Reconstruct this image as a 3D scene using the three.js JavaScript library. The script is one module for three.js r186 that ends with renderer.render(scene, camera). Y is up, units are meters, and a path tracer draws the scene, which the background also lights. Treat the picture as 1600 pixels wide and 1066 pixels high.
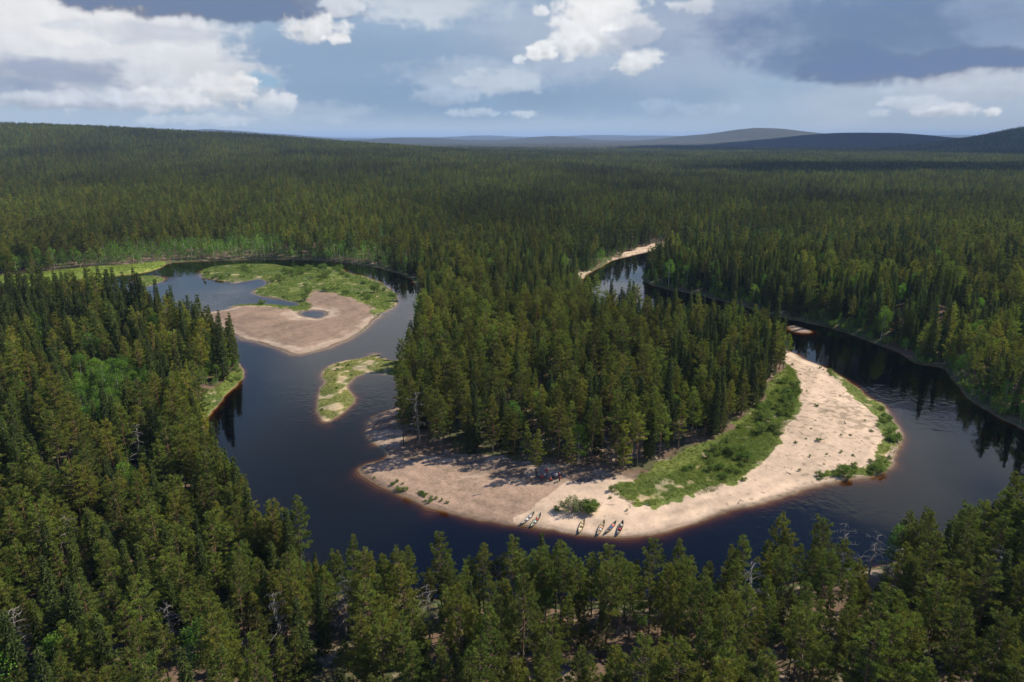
import * as THREE from 'three';
import { mergeGeometries } from 'three/addons/utils/BufferGeometryUtils.js';
import { MarchingCubes } from 'three/addons/objects/MarchingCubes.js';

// ---------------------------------------------------------------- camera, sky, sun, exposure
const scene = new THREE.Scene();
const renderer = new THREE.WebGLRenderer({ antialias: true });
renderer.toneMapping = THREE.LinearToneMapping;
renderer.toneMappingExposure = 1.55;
renderer.shadowMap.enabled = true;
const EYE = 80, PITCH = 16.65 * Math.PI / 180;
const camera = new THREE.PerspectiveCamera(53.07, 1600 / 1066, 0.5, 60000);
camera.position.set(0, EYE, 0);
camera.lookAt(0, EYE - Math.sin(PITCH) * 100, -Math.cos(PITCH) * 100);
const SUN_AZ = 66 * Math.PI / 180, SUN_EL = 41 * Math.PI / 180;
const sunDir = new THREE.Vector3(Math.sin(SUN_AZ) * Math.cos(SUN_EL), Math.sin(SUN_EL), -Math.cos(SUN_AZ) * Math.cos(SUN_EL));
const sun = new THREE.DirectionalLight(new THREE.Color(1, 0.92, 0.77), 5.0);
sun.name = 'sun';
sun.position.copy(sunDir).multiplyScalar(800).add(new THREE.Vector3(0, 0, -200));
sun.target.position.set(0, 0, -200);
sun.castShadow = true;
sun.shadow.mapSize.set(4096, 4096);
Object.assign(sun.shadow.camera, { left: -450, right: 450, top: 450, bottom: -450, near: 1, far: 2000 });
scene.add(sun, sun.target);

// seeded random numbers and value noise
function rng(seed) { let s = seed | 0; return () => { s = (s + 0x6d2b79f5) | 0; let t = Math.imul(s ^ (s >>> 15), 1 | s); t = (t + Math.imul(t ^ (t >>> 7), 61 | t)) ^ t; return ((t ^ (t >>> 14)) >>> 0) / 4294967296; }; }
const PERM = new Uint8Array(512), VAL = new Float32Array(256);
{ const r = rng(7), p = [...Array(256).keys()]; for (let i = 255; i > 0; i--) { const j = Math.floor(r() * (i + 1)); [p[i], p[j]] = [p[j], p[i]]; } for (let i = 0; i < 512; i++) PERM[i] = p[i & 255]; for (let i = 0; i < 256; i++) VAL[i] = r() * 2 - 1; }
function noise(x, y) {
  const ix = Math.floor(x), iy = Math.floor(y), fx = x - ix, fy = y - iy;
  const u = fx * fx * (3 - 2 * fx), v = fy * fy * (3 - 2 * fy), X = ix & 255, Y = iy & 255;
  const a = VAL[PERM[PERM[X] + Y]], b = VAL[PERM[PERM[X + 1] + Y]], c = VAL[PERM[PERM[X] + Y + 1]], d = VAL[PERM[PERM[X + 1] + Y + 1]];
  return a + (b - a) * u + (c - a + (a - b - c + d) * u) * v;
}
function fbm(x, y, n) { let s = 0, a = 0.5; for (let i = 0; i < n; i++) { s += a * noise(x, y); x = x * 2.03 + 17.1; y = y * 2.03 + 5.7; a *= 0.5; } return s; }
function billow(x, y, n) { let s = 0, a = 0.5; for (let i = 0; i < n; i++) { s += a * (1 - 2.2 * Math.abs(noise(x, y))); x = x * 2.07 + 11.3; y = y * 2.07 + 3.1; a *= 0.52; } return s; }
const sstep = (a, b, x) => { const t = Math.min(1, Math.max(0, (x - a) / (b - a))); return t * t * (3 - 2 * t); };
const mix = (a, b, t) => a + (b - a) * t;
const lin = (c) => Math.pow(c / 255, 2.2);

// a summer sky of showers and cumulus: azimuth and elevation in degrees, half sizes, colour, opacity, raggedness, hardness, shade of the base
const CLOUDS = [
[0.0,3.1,38.49,2.38,160,185,212,0.5,0.3,0,0],
[-11.88,4.41,15.53,3.43,134,162,196,0.65,0.35,0,0],
[2.53,3.09,18.53,1.62,140,168,200,0.7,0.4,0,0],
[9.8,7.15,15.5,3.32,168,184,209,0.6,0.4,0,0],
[-31.13,6.41,9.42,3.3,236,237,241,0.95,0.75,0.35,0.12],
[-32.33,7.65,4.2,1.51,246,246,248,0.7,0.8,0.4,0],
[-31.15,3.98,9.2,1.05,148,164,193,0.8,0.6,0.1,0],
[-26.16,6.92,4.77,0.73,196,204,219,0.6,0.6,0.2,0],
[-34.47,3.14,3.09,0.55,150,166,194,0.6,0.6,0.1,0],
[-22.4,4.08,5.15,1.56,224,228,234,0.9,0.7,0.4,0.1],
[-18.82,3.96,1.53,0.71,150,190,222,0.85,0.5,0.3,0],
[-21.54,3.32,1.83,1.15,240,241,244,0.9,0.95,0.7,0.25],
[-20.34,3.88,0.97,0.62,246,246,247,0.9,0.9,0.7,0.1],
[-24.93,2.46,2.29,0.74,238,240,244,0.85,0.95,0.7,0.3],
[-28.36,2.47,1.96,0.59,222,227,236,0.8,0.9,0.6,0.35],
[-31.04,2.37,2.05,0.53,216,222,233,0.8,0.9,0.6,0.4],
[-33.91,2.37,1.92,0.56,220,225,235,0.8,0.9,0.6,0.4],
[-18.6,2.48,1.82,0.73,236,239,244,0.85,0.95,0.7,0.3],
[-20.93,1.73,2.67,0.41,188,202,220,0.7,0.7,0.3,0],
[-23.18,1.17,3.88,0.36,222,229,237,0.5,0.8,0.5,0],
[-14.93,1.83,5.22,0.75,196,212,228,0.45,0.7,0.3,0],
[-22.23,9.09,7.92,1.21,84,100,133,0.97,0.7,0.5,0],
[-17.51,9.11,5.32,0.91,92,108,140,0.9,0.7,0.5,0],
[-13.42,9.38,3.23,0.76,150,165,192,0.6,0.7,0.3,0],
[-15.03,7.62,2.3,1.03,247,248,250,0.97,0.8,0.75,0.2],
[-13.23,6.98,0.84,0.39,250,250,251,0.9,0.8,0.8,0.1],
[-12.74,9.23,1.3,0.59,236,240,246,0.7,0.8,0.6,0.1],
[-5.35,9.64,6.27,1.46,226,232,240,0.75,0.8,0.25,0],
[-3.51,4.73,5.98,1.21,196,210,227,0.6,0.8,0.2,0],
[-1.51,4.04,3.02,0.94,215,224,236,0.6,0.9,0.4,0.1],
[-5.55,3.08,3.01,0.66,192,208,227,0.6,0.8,0.4,0.2],
[2.97,7.25,5.41,2.69,190,203,222,0.55,0.7,0.2,0],
[6.61,8.45,3.39,2.19,250,250,251,0.97,0.85,0.6,0.12],
[5.18,7.23,2.16,1.16,244,246,249,0.9,0.9,0.7,0.2],
[9.04,7.96,1.83,1.14,248,249,250,0.92,0.9,0.7,0.2],
[2.39,6.26,1.09,0.64,246,248,250,0.95,0.9,0.75,0.2],
[0.6,5.81,0.45,0.28,235,240,246,0.8,0.8,0.6,0.1],
[9.79,5.45,1.65,0.77,242,245,248,0.95,0.9,0.7,0.25],
[2.2,9.11,0.68,0.39,245,247,250,0.8,0.8,0.6,0],
[13.52,9.29,1.57,0.51,242,245,249,0.85,0.9,0.6,0.1],
[10.3,6.88,4.31,0.98,140,162,193,0.55,0.7,0.2,0],
[15.34,8.29,6.83,2.55,180,191,213,0.6,0.6,0.1,0],
[28.11,6.81,11.49,2.99,110,134,172,0.85,0.6,0.2,0],
[33.06,7.4,3.1,1.87,158,176,206,0.55,0.8,0.3,0],
[23.54,5.2,4.61,1.27,106,130,168,0.75,0.6,0.2,0],
[29.6,4.41,7.19,1.06,84,102,140,0.92,0.55,0.4,0],
[33.49,4.85,3.12,0.77,88,106,143,0.85,0.5,0.3,0],
[33.11,2.99,5.32,1.04,206,214,226,0.85,0.6,0.35,0.1],
[27.99,2.31,6.72,1.36,182,197,217,0.55,0.5,0.1,0],
[30.76,1.76,1.8,0.42,232,236,242,0.8,0.9,0.6,0.3],
[28.97,2.29,1.55,0.42,215,223,233,0.7,0.9,0.5,0.2],
[33.73,1.58,0.49,0.24,240,243,247,0.9,0.8,0.7,0.2],
[26.96,1.65,0.65,0.22,212,222,234,0.7,0.8,0.5,0.1],
[24.79,1.85,2.52,1.75,196,209,224,0.4,0.3,0,0],
[11.53,2.33,2.44,0.47,180,200,222,0.5,0.8,0.4,0.1],
[15.4,1.97,1.89,0.42,182,200,220,0.5,0.8,0.4,0.1],
[1.02,1.75,1.32,0.24,214,226,238,0.8,0.8,0.5,0.1],
[-3.05,1.85,1.83,0.29,206,220,234,0.6,0.8,0.4,0.1]];
{
  const W = 4096, H = 2048, data = new Float32Array(W * H * 4), SKY = 0.57;
  for (let j = 0; j < H; j++) {
    const e = ((j + 0.5) / H - 0.5) * 180;
    if (e <= 0) { for (let i = 0; i < W; i++) { const o = (j * W + i) * 4; data[o] = 0.10; data[o + 1] = 0.12; data[o + 2] = 0.12; data[o + 3] = 1; } continue; }
    const sy = Math.sin(e * Math.PI / 180), cy = Math.cos(e * Math.PI / 180);
    const low = sstep(0, 12, e), high = sstep(8, 50, e);
    const base = [mix(mix(0.50, 0.33, low), 0.05, high), mix(mix(0.61, 0.47, low), 0.19, high), mix(mix(0.73, 0.66, low), 0.64, high)];
    for (let i = 0; i < W; i++) {
      let a = ((i + 0.5) / W) * 360 - 180 + 90; if (a > 180) a -= 360;
      const o = (j * W + i) * 4;
      let r = base[0], g = base[1], b = base[2];
      // cloud deck seen in perspective
      const az = a * Math.PI / 180, k = 1 / (sy + 0.10), px = Math.sin(az) * cy * k, pz = -Math.cos(az) * cy * k;
      const n = fbm(px * 1.05 + 3.3, pz * 1.05 + 8.1, e < 40 ? 6 : 5), big = noise(px * 0.33 + 9.2, pz * 0.33 + 2.4);
      const infr = Math.abs(a) < 60 ? (1 - sstep(40, 60, Math.abs(a))) * (1 - sstep(9.5, 12, e)) : 0;
      const gap = Math.exp(-(((a - 24) / 17) ** 2) - (((e - 34) / 7) ** 2)) + 0.5 * Math.exp(-(((a - 5) / 12) ** 2) - (((e - 36) / 6) ** 2)), puff = Math.exp(-(((a - 30) / 7) ** 2) - (((e - 24) / 4) ** 2)) + 0.7 * Math.exp(-(((a - 7) / 10) ** 2) - (((e - 12.5) / 2.5) ** 2)) + 0.9 * Math.exp(-(((a + 11) / 8) ** 2) - (((e - 15.5) / 3.5) ** 2));
      const cover = sstep(-0.12, 0.34, n + big * 0.35 - gap * 0.9 + puff * 1.0) * (1 - infr);
      const dark = sstep(0.05, 0.6, fbm(px * 0.8 + 31, pz * 0.8 + 7, 4) + n * 0.6 - puff * 0.9);
      r = mix(r, mix(0.85, 0.27, dark), cover * 0.9); g = mix(g, mix(0.88, 0.34, dark), cover * 0.9); b = mix(b, mix(0.92, 0.47, dark), cover * 0.9);
      if (infr > 0) {
        for (const c of CLOUDS) {
          const dx = (a - c[0]) / c[2], dy = (e - c[1]) / c[3];
          const d2 = dx * dx + dy * dy;
          if (d2 > 5) continue;
          const s = 1.3 / Math.max(0.5, Math.min(c[2], c[3] * 2.2)), q = c[0] * 1.7 + c[1];
          const nzf = (A, E) => (c[9] > 0.3 ? billow(A * s * 0.9 + q, E * s * 1.3 + q, 6) * 0.6 + fbm(A * s * 0.5 + q, E * s * 0.8, 3) * 0.8 : fbm(A * s * 0.6 + q, E * s * 1.5 - q, 6) * 1.3);
          const fine = billow(a * 1.1 + q * 3, e * 1.9, 4) * 0.32, nz = nzf(a, e) + fine * (0.4 + 0.6 * c[8]), relief = c[9] > 0.3 ? Math.max(-1, Math.min(1, (nz - fine - nzf(a + 0.35, e + 0.3)) * 1.1)) : 0;
          const f = 1 - d2 * 0.62 + 1.2 * c[8] * nz * (0.55 + 0.45 * Math.min(1, d2));
          const w = mix(1.0, 0.42, c[9]);
          const al = sstep(0.5 - w * 0.5, 0.5 + w * 0.5, f) * c[7] * infr;
          if (al <= 0) continue;
          const shade = 1 - c[10] * sstep(0.35, -0.9, dy + nz * 0.5);
          const m = 1 + 0.13 * nz + 0.13 * relief * c[9];
          r = mix(r, lin(c[4]) * shade * m, al); g = mix(g, lin(c[5]) * mix(1, shade, 0.92) * m, al); b = mix(b, lin(c[6]) * mix(1, shade, 0.8) * m, al);
        }
      }
      data[o] = r * SKY; data[o + 1] = g * SKY; data[o + 2] = b * SKY; data[o + 3] = 1;
    }
  }
  const sky = new THREE.DataTexture(data, W, H, THREE.RGBAFormat, THREE.FloatType);
  sky.mapping = THREE.EquirectangularReflectionMapping;
  sky.magFilter = THREE.LinearFilter; sky.needsUpdate = true;
  scene.background = sky; scene.environment = sky;
}
// ---------------------------------------------------------------- shorelines and zones, in metres: x, z pairs along each outline
const RIVER = [107.1,-258.6,108.5,-251.9,110.6,-240.9,114.0,-230.1,115.2,-218.2,114.1,-206.2,116.3,-197.4,112.1,-186.9,111.1,-180.9,106.6,-171.4,100.2,-162.8,96.6,-157.0,90.3,-152.5,83.0,-150.5,77.6,-148.9,72.4,-147.0,68.9,-144.8,62.7,-141.5,56.8,-138.3,51.9,-136.7,47.7,-134.7,43.6,-132.6,35.6,-128.5,31.1,-126.8,26.8,-125.6,22.7,-125.1,18.7,-125.1,14.8,-125.6,10.8,-126.5,6.8,-128.0,2.8,-129.3,-1.4,-130.3,-5.6,-131.3,-10.6,-133.1,-15.8,-135.6,-20.4,-138.6,-25.4,-142.4,-30.6,-146.4,-35.3,-150.8,-37.8,-153.9,-37.6,-156.6,-34.4,-158.7,-32.6,-160.6,-32.1,-163.1,-33.7,-166.6,-36.0,-168.6,-38.7,-172.2,-40.8,-176.5,-41.8,-181.3,-41.3,-186.9,-38.6,-191.3,-36.8,-194.3,-36.2,-202.3,-37.5,-213.2,-39.5,-223.3,-43.1,-226.0,-47.4,-227.3,-51.9,-227.3,-55.5,-223.3,-55.9,-215.7,-52.5,-207.9,-49.7,-201.2,-51.0,-194.3,-52.4,-188.3,-54.0,-184.1,-56.8,-186.9,-60.5,-196.9,-62.9,-209.7,-62.6,-218.2,-66.3,-224.7,-67.6,-232.2,-65.7,-237.2,-62.0,-241.7,-57.6,-243.2,-53.9,-246.3,-51.7,-250.3,-47.5,-243.2,-42.3,-240.9,-40.5,-247.9,-41.7,-270.3,-43.9,-295.5,-46.1,-322.9,-48.8,-350.9,-53.0,-375.0,-61.3,-402.5,-81.0,-427.3,-101.2,-445.5,-129.7,-457.7,-157.3,-462.7,-182.6,-460.2,-203.2,-457.7,-218.3,-452.7,-227.9,-447.9,-223.9,-429.5,-225.2,-414.5,-238.5,-404.4,-250.8,-392.9,-266.2,-376.7,-279.4,-365.0,-312.2,-353.9,-288.7,-325.5,-249.2,-322.9,-215.6,-319.1,-178.9,-308.1,-148.5,-288.0,-121.5,-263.9,-103.3,-242.5,-93.3,-225.3,-92.6,-216.9,-92.6,-206.2,-92.0,-196.4,-91.0,-186.4,-83.8,-171.4,-69.6,-146.4,-56.2,-127.0,-46.4,-115.7,-37.1,-109.3,-28.1,-106.7,-18.6,-105.2,-11.5,-104.5,5.7,-103.8,23.0,-104.0,31.5,-104.9,41.0,-106.7,53.8,-109.3,67.9,-113.6,83.0,-118.2,94.5,-122.3,108.8,-127.5,135.3,-134.7,177.0,-140.3,185.2,-147.9,163.4,-158.0,153.0,-165.4,146.1,-179.5,145.0,-192.8,146.6,-205.1,150.4,-218.8,157.0,-235.0,152.0,-236.5,148.6,-238.7,149.3,-245.5,150.4,-255.3,146.4,-265.7,144.5,-276.9,137.6,-290.1,126.7,-303.4,117.5,-320.4,107.6,-339.2,95.8,-357.0,84.5,-368.3,78.4,-376.7,75.9,-394.8,81.1,-410.4,85.9,-431.7,98.8,-462.7,111.0,-486.8,122.6,-501.2,157.1,-522.8,202.3,-539.3,207.3,-553.3,160.9,-535.9,126.9,-519.6,114.4,-507.2,100.2,-495.3,83.0,-475.8,68.7,-460.2,57.8,-436.2,48.3,-416.6,43.6,-402.5,38.3,-378.5,35.2,-339.2,39.0,-310.5,57.4,-295.5,77.6,-284.9,94.2,-276.0,104.3,-266.6];
const ISLAND = [-150.0,-309.8,-147.0,-313.6,-142.7,-316.4,-136.7,-322.1,-138.8,-327.4,-135.7,-330.4,-126.5,-332.9,-117.0,-330.4,-107.2,-326.2,-104.3,-331.0,-108.9,-336.6,-121.2,-343.0,-133.2,-351.7,-139.8,-359.4,-141.1,-369.6,-136.6,-374.9,-144.0,-392.6,-150.3,-395.1,-154.5,-388.4,-157.8,-381.9,-161.6,-385.2,-170.9,-391.7,-181.5,-396.8,-190.3,-409.2,-195.1,-424.2,-190.0,-438.2,-175.6,-444.5,-158.2,-443.5,-147.6,-437.2,-138.3,-428.1,-128.5,-432.1,-119.8,-434.1,-109.1,-428.1,-99.7,-411.0,-89.2,-402.9,-78.2,-390.1,-70.8,-374.1,-61.2,-352.4,-57.8,-336.0,-58.5,-323.3,-62.0,-315.3,-63.0,-299.4,-64.3,-286.7,-67.3,-269.5,-71.8,-259.5,-77.7,-251.9,-82.0,-247.5,-89.0,-254.1,-97.6,-261.0,-105.5,-267.0,-109.8,-269.1,-116.0,-275.9,-128.9,-289.6,-141.6,-301.4];
const POND = [-101.2,-312.0,-100.4,-317.5,-95.2,-318.7,-89.3,-317.5,-87.3,-312.0,-88.3,-303.5,-92.5,-304.5,-97.1,-306.6];
const ISLET = [-224.1,-400.3,-218.2,-405.6,-207.0,-398.5,-202.5,-391.7,-203.0,-381.9,-203.1,-372.6,-209.5,-375.7];
const BAR = [120.9,-289.1,124.9,-292.3,127.5,-288.0,128.8,-281.9,125.2,-277.9,120.8,-281.9];
const WOOD = [-52.0,-368.0,-45.8,-316.9,-42.9,-284.7,-40.8,-260.7,-39.8,-240.2,-38.3,-219.1,-35.1,-201.2,-34.6,-188.2,-32.1,-177.5,-27.2,-166.2,-22.5,-162.0,-16.5,-160.1,-9.9,-159.7,-3.3,-159.0,2.4,-156.1,8.0,-154.0,15.8,-152.6,23.5,-151.0,28.8,-149.6,33.7,-151.0,38.7,-156.1,45.2,-159.7,52.5,-168.2,61.3,-177.5,68.9,-186.7,77.3,-200.1,86.6,-212.9,95.4,-227.1,103.0,-243.3,102.7,-252.1,100.2,-258.9,91.6,-268.0,75.4,-276.6,55.7,-286.8,37.8,-300.0,33.3,-330.1,36.2,-371.4];
const STRIP = [21.8,-143.9,24.2,-140.0,26.6,-136.3,31.5,-135.8,36.7,-139.7,43.0,-141.5,46.3,-141.5,50.3,-146.1,55.9,-149.3,63.0,-158.5,67.2,-163.4,74.7,-173.4,83.2,-186.9,94.1,-208.2,98.9,-223.8,100.0,-234.3,93.4,-220.5,84.5,-207.0,75.1,-191.9,66.0,-180.4,59.9,-172.6,51.7,-163.4,44.6,-155.0,38.3,-150.3,33.4,-147.0,28.1,-145.8];
const TIPGREEN = [111.2,-231.5,114.6,-228.7,114.3,-209.7,117.3,-197.4,111.8,-180.9,105.5,-169.4,99.6,-161.7,96.4,-156.3,90.3,-152.5,83.2,-150.8,76.0,-148.9,72.9,-148.9,79.7,-153.5,86.5,-154.5,95.2,-160.6,101.5,-169.4,105.4,-179.1,109.5,-189.3,109.9,-200.6,110.3,-216.9];
const PALE = [16.2,-148.3,8.9,-141.3,5.0,-134.2,-2.1,-129.5,13.1,-121.8,40.5,-126.5,74.8,-142.8,106.8,-159.2,129.3,-216.1,112.2,-260.3,96.9,-236.3,94.2,-204.3,62.5,-159.2,38.1,-145.8,21.7,-149.0];
const MEADOW = [-293.2,-394.8,-284.6,-404.4,-266.3,-418.7,-244.3,-429.5,-232.8,-443.1,-229.1,-450.3,-223.1,-429.5,-224.1,-412.5,-237.4,-402.5,-249.6,-391.0,-265.1,-375.0,-277.1,-361.8,-297.8,-361.8,-310.2,-387.4];
const ISLGREEN = [-190.3,-409.2,-195.1,-424.2,-190.0,-438.2,-175.6,-444.5,-158.2,-443.5,-147.6,-437.2,-139.0,-430.1,-132.6,-446.7,-120.4,-436.2,-109.1,-428.1,-99.7,-411.0,-89.2,-402.9,-78.2,-390.1,-70.8,-374.1,-61.2,-352.4,-57.3,-334.7,-58.3,-322.1,-61.8,-314.2,-62.8,-301.9,-68.0,-318.1,-75.2,-336.0,-85.4,-342.4,-94.5,-349.0,-108.0,-359.4,-105.2,-339.1,-99.0,-329.8,-96.8,-322.1,-99.7,-315.3,-108.0,-319.8,-118.7,-326.8,-126.8,-325.6,-137.4,-325.6,-140.4,-331.6,-127.6,-336.0,-110.3,-331.6,-107.0,-335.4,-120.3,-340.4,-137.7,-355.8,-145.1,-374.1,-137.6,-378.0,-145.8,-396.8,-159.1,-385.2,-180.8,-395.1];
const SPIT = [-40.5,-247.9,-47.8,-244.8,-51.9,-251.1,-54.2,-247.9,-62.4,-243.2,-66.0,-238.7,-68.3,-232.9,-67.0,-224.7,-63.0,-218.2,-63.3,-209.7,-61.1,-196.9,-57.0,-186.4,-53.7,-183.1,-50.7,-193.3,-49.3,-201.2,-52.9,-209.7,-55.9,-215.7,-55.1,-223.3,-50.6,-226.7,-42.9,-224.7,-38.9,-222.0];
const LEFTTIP = [-93.3,-225.3,-92.1,-215.7,-92.1,-205.1,-91.6,-195.3,-90.6,-185.5,-95.7,-189.3,-99.9,-198.5,-98.2,-206.2,-97.4,-214.5,-98.3,-226.0,-98.2,-231.5];
const SANDFAR = [39.0,-389.8,32.4,-401.3,30.4,-421.9,34.3,-430.8,40.8,-405.3,51.5,-417.7,60.4,-439.9,70.1,-464.6,84.7,-486.3,100.6,-510.0,119.1,-529.2,130.1,-529.2,125.0,-503.8,110.5,-489.1,83.3,-464.6,65.2,-444.7,50.1,-405.3];
const BLUFF = [149.6,-262.4,162.6,-284.4,181.0,-302.8,195.6,-310.2,201.5,-302.8,189.3,-282.3,168.6,-257.8,153.6,-244.9,145.2,-244.9];
const LITTER = [-41.5,-181.8,-36.3,-168.8,-31.0,-160.3,-26.2,-158.9,-22.3,-160.3,-17.8,-156.7,-13.4,-151.9,-9.5,-152.2,-4.7,-149.9,0.0,-146.7,6.8,-145.1,12.1,-145.1,16.8,-146.7,22.7,-145.1,30.8,-147.9,38.7,-152.2,45.0,-158.9,33.8,-164.9,8.6,-168.8,-17.3,-168.8,-30.9,-191.4,-37.9,-187.4];
const GAP = [28.1,-145.4,33.2,-146.0,38.0,-149.2,44.1,-153.2,51.6,-161.8,59.8,-171.3,65.9,-179.0,74.9,-190.4,84.3,-205.4,93.1,-218.7,100.1,-232.2,101.7,-241.1,93.2,-226.6,81.8,-210.0,66.0,-186.5,53.4,-171.3,43.5,-162.6,35.1,-153.9,29.7,-150.5];
const CANOE_A = [3.2,-131.3,5.1,-130.5,14.7,-128.0,18.9,-127.3,20.9,-127.3,22.7,-127.3];
const CANOE_BOW = [4.8,-133.1,6.3,-132.6,15.6,-130.3,19.8,-129.5,22.3,-129.5,23.8,-129.5];
const CANOE_STERN = [2.1,-129.3,4.1,-128.3,14.0,-125.6,18.0,-125.3,19.7,-125.6,22.1,-125.3];
const PEOPLE = [6.0,-148.6,7.1,-146.7,7.9,-148.6,8.4,-149.6,9.2,-146.7,10.1,-147.6,10.6,-147.3,11.3,-147.9,12.1,-148.6,11.3,-146.3,6.6,-148.3,9.8,-149.2];
const SNAGS = [-26.8,-92.0,-36.1,-88.5,-52.7,-87.8,-58.5,-92.0,38.5,-94.3,65.7,-107.9,81.8,-99.8,-13.1,-90.6,-74.9,-86.4,-89.8,-150.7,59.6,-106.9,68.1,-104.2,-25.1,-169.1,-80.7,-108.8];
const LOGS = [0.0,-84.0,46.7,-86.4,62.4,-87.3,2.0,-90.1,29.2,-85.3];
const BUSHES = [15.1,-135.9,17.7,-133.7,12.7,-133.7];
const BEACHPINE = [5.9,-149.9,14.2,-150.5];
const pairs = (f) => { const o = []; for (let i = 0; i < f.length; i += 2) o.push([f[i], f[i + 1]]); return o; };
function inside(P, x, z) { let c = false; for (let i = 0, n = P.length, j = n - 2; i < n; j = i, i += 2) { if ((P[i + 1] > z) !== (P[j + 1] > z) && x < (P[j] - P[i]) * (z - P[i + 1]) / (P[j + 1] - P[i + 1]) + P[i]) c = !c; } return c; }
function bounds(P) { let a = 1e9, b = -1e9, c = 1e9, d = -1e9; for (let i = 0; i < P.length; i += 2) { a = Math.min(a, P[i]); b = Math.max(b, P[i]); c = Math.min(c, P[i + 1]); d = Math.max(d, P[i + 1]); } return [a, b, c, d]; }
// rounded outlines (Chaikin)
function smooth(P, n = 2) { for (let k = 0; k < n; k++) { const o = []; for (let i = 0; i < P.length; i += 2) { const j = (i + 2) % P.length; o.push(P[i] * 0.75 + P[j] * 0.25, P[i + 1] * 0.75 + P[j + 1] * 0.25, P[i] * 0.25 + P[j] * 0.75, P[i + 1] * 0.25 + P[j + 1] * 0.75); } P = o; } return P; }
const PEN_POINTS = 84;
const SH = [[smooth(RIVER, 1), 0], [smooth(ISLAND, 1), 1], [smooth(POND, 1), 1], [smooth(ISLET, 1), 1], [smooth(BAR, 1), 1]];

// a grid of the distance to the nearest shore (positive over water) and whether that shore is a gentle sand bank
const GX0 = -480, GZ0 = -760, GS = 1.25, GNX = 768, GNZ = 584;
const SD = new Float32Array(GNX * GNZ), SOFT = new Uint8Array(GNX * GNZ);
{
  const segs = [];
  for (const [P, soft] of SH) for (let i = 0; i < P.length; i += 2) { const j = (i + 2) % P.length; segs.push([P[i], P[i + 1], P[j], P[j + 1], soft || (i < PEN_POINTS * 4 ? 1 : 0)]); }
  const CELL = 40, cellsX = Math.ceil(GNX * GS / CELL), cellsZ = Math.ceil(GNZ * GS / CELL);
  for (let cz = 0; cz < cellsZ; cz++) for (let cx = 0; cx < cellsX; cx++) {
    const mx = GX0 + (cx + 0.5) * CELL, mz = GZ0 + (cz + 0.5) * CELL, half = CELL * 0.7072;
    const dist = segs.map((s) => segDist(s, mx, mz)), best = Math.min(...dist);
    const near = segs.filter((s, i) => dist[i] <= best + 2 * half + 1);
    const i0 = Math.floor(cx * CELL / GS), i1 = Math.min(GNX, Math.floor((cx + 1) * CELL / GS)), j0 = Math.floor(cz * CELL / GS), j1 = Math.min(GNZ, Math.floor((cz + 1) * CELL / GS));
    for (let j = j0; j < j1; j++) for (let i = i0; i < i1; i++) {
      const x = GX0 + i * GS, z = GZ0 + j * GS;
      let d = 1e9, soft = 0;
      for (const s of near) { const q = segDist(s, x, z); if (q < d) { d = q; soft = s[4]; } }
      const wet = inside(SH[0][0], x, z) && !(inside(SH[1][0], x, z) && !inside(SH[2][0], x, z)) && !inside(SH[3][0], x, z) && !inside(SH[4][0], x, z);
      SD[j * GNX + i] = wet ? d : -d; SOFT[j * GNX + i] = soft;
    }
  }
}
function segDist(s, x, z) { const vx = s[2] - s[0], vz = s[3] - s[1], t = Math.min(1, Math.max(0, ((x - s[0]) * vx + (z - s[1]) * vz) / (vx * vx + vz * vz + 1e-9))); return Math.hypot(x - s[0] - t * vx, z - s[1] - t * vz); }
function shore(x, z) {
  const gx = (x - GX0) / GS, gz = (z - GZ0) / GS;
  if (gx < 1 || gz < 1 || gx > GNX - 3 || gz > GNZ - 3) return -200;
  const i = Math.floor(gx), j = Math.floor(gz), u = gx - i, v = gz - j, k = j * GNX + i;
  return mix(mix(SD[k], SD[k + 1], u), mix(SD[k + GNX], SD[k + GNX + 1], u), v) + 0.55 * noise(x * 0.16 + 5, z * 0.16) + 0.35 * noise(x * 0.45, z * 0.45 + 8);
}
function softShore(x, z) { const i = Math.round((x - GX0) / GS), j = Math.round((z - GZ0) / GS); return i >= 0 && j >= 0 && i < GNX && j < GNZ ? SOFT[j * GNX + i] : 0; }

// hills: centre x, distance ahead, half widths, height
const HILLS = [
  [-2200, 2150, 1100, 900, 118], [-900, 2300, 700, 700, 40], [-350, 1500, 260, 300, 9],
  [2460, 3050, 380, 700, 104], [2900, 3300, 400, 800, 110],
  [2130, 4700, 560, 500, 66], [2750, 5000, 500, 600, 46],
  [2480, 7200, 480, 800, 124], [3150, 7400, 480, 800, 62], [1850, 7600, 420, 800, 44],
  [-4850, 11200, 800, 1200, 150], [-3700, 11600, 800, 1200, 74],
  [-1150, 8200, 600, 900, 52], [550, 9000, 520, 900, 58],
  [-700, 17000, 1000, 1500, 90], [2000, 16500, 1200, 1500, 95], [3600, 16500, 900, 1500, 62], [9300, 18500, 2300, 1800, 92], [12400, 18800, 1700, 1800, 80], [-9500, 17000, 3000, 2000, 70],
];
function upland(x, z) {
  const D = -z;
  let h = 0;
  for (const [cx, cd, sx, sd, hh] of HILLS) { const a = ((x - cx) / sx) ** 2 + ((D - cd) / sd) ** 2; if (a < 9) h += hh * Math.exp(-a); }
  h += 7 * Math.exp(-(((x - 178) / 38) ** 2) - (((D - 292) / 26) ** 2));   // the bluff on the far side of the bend
  h += 1.5 * sstep(100, 80, D) * (1 - sstep(250, 400, Math.abs(x)));             // the near bank is a low terrace
  h += sstep(500, 1200, D) * 5 * (1 + noise(x / 300, z / 300)) + sstep(1500, 5000, D) * 7 * (1 + noise(x / 900 + 4, z / 900));
  return h;
}
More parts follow.
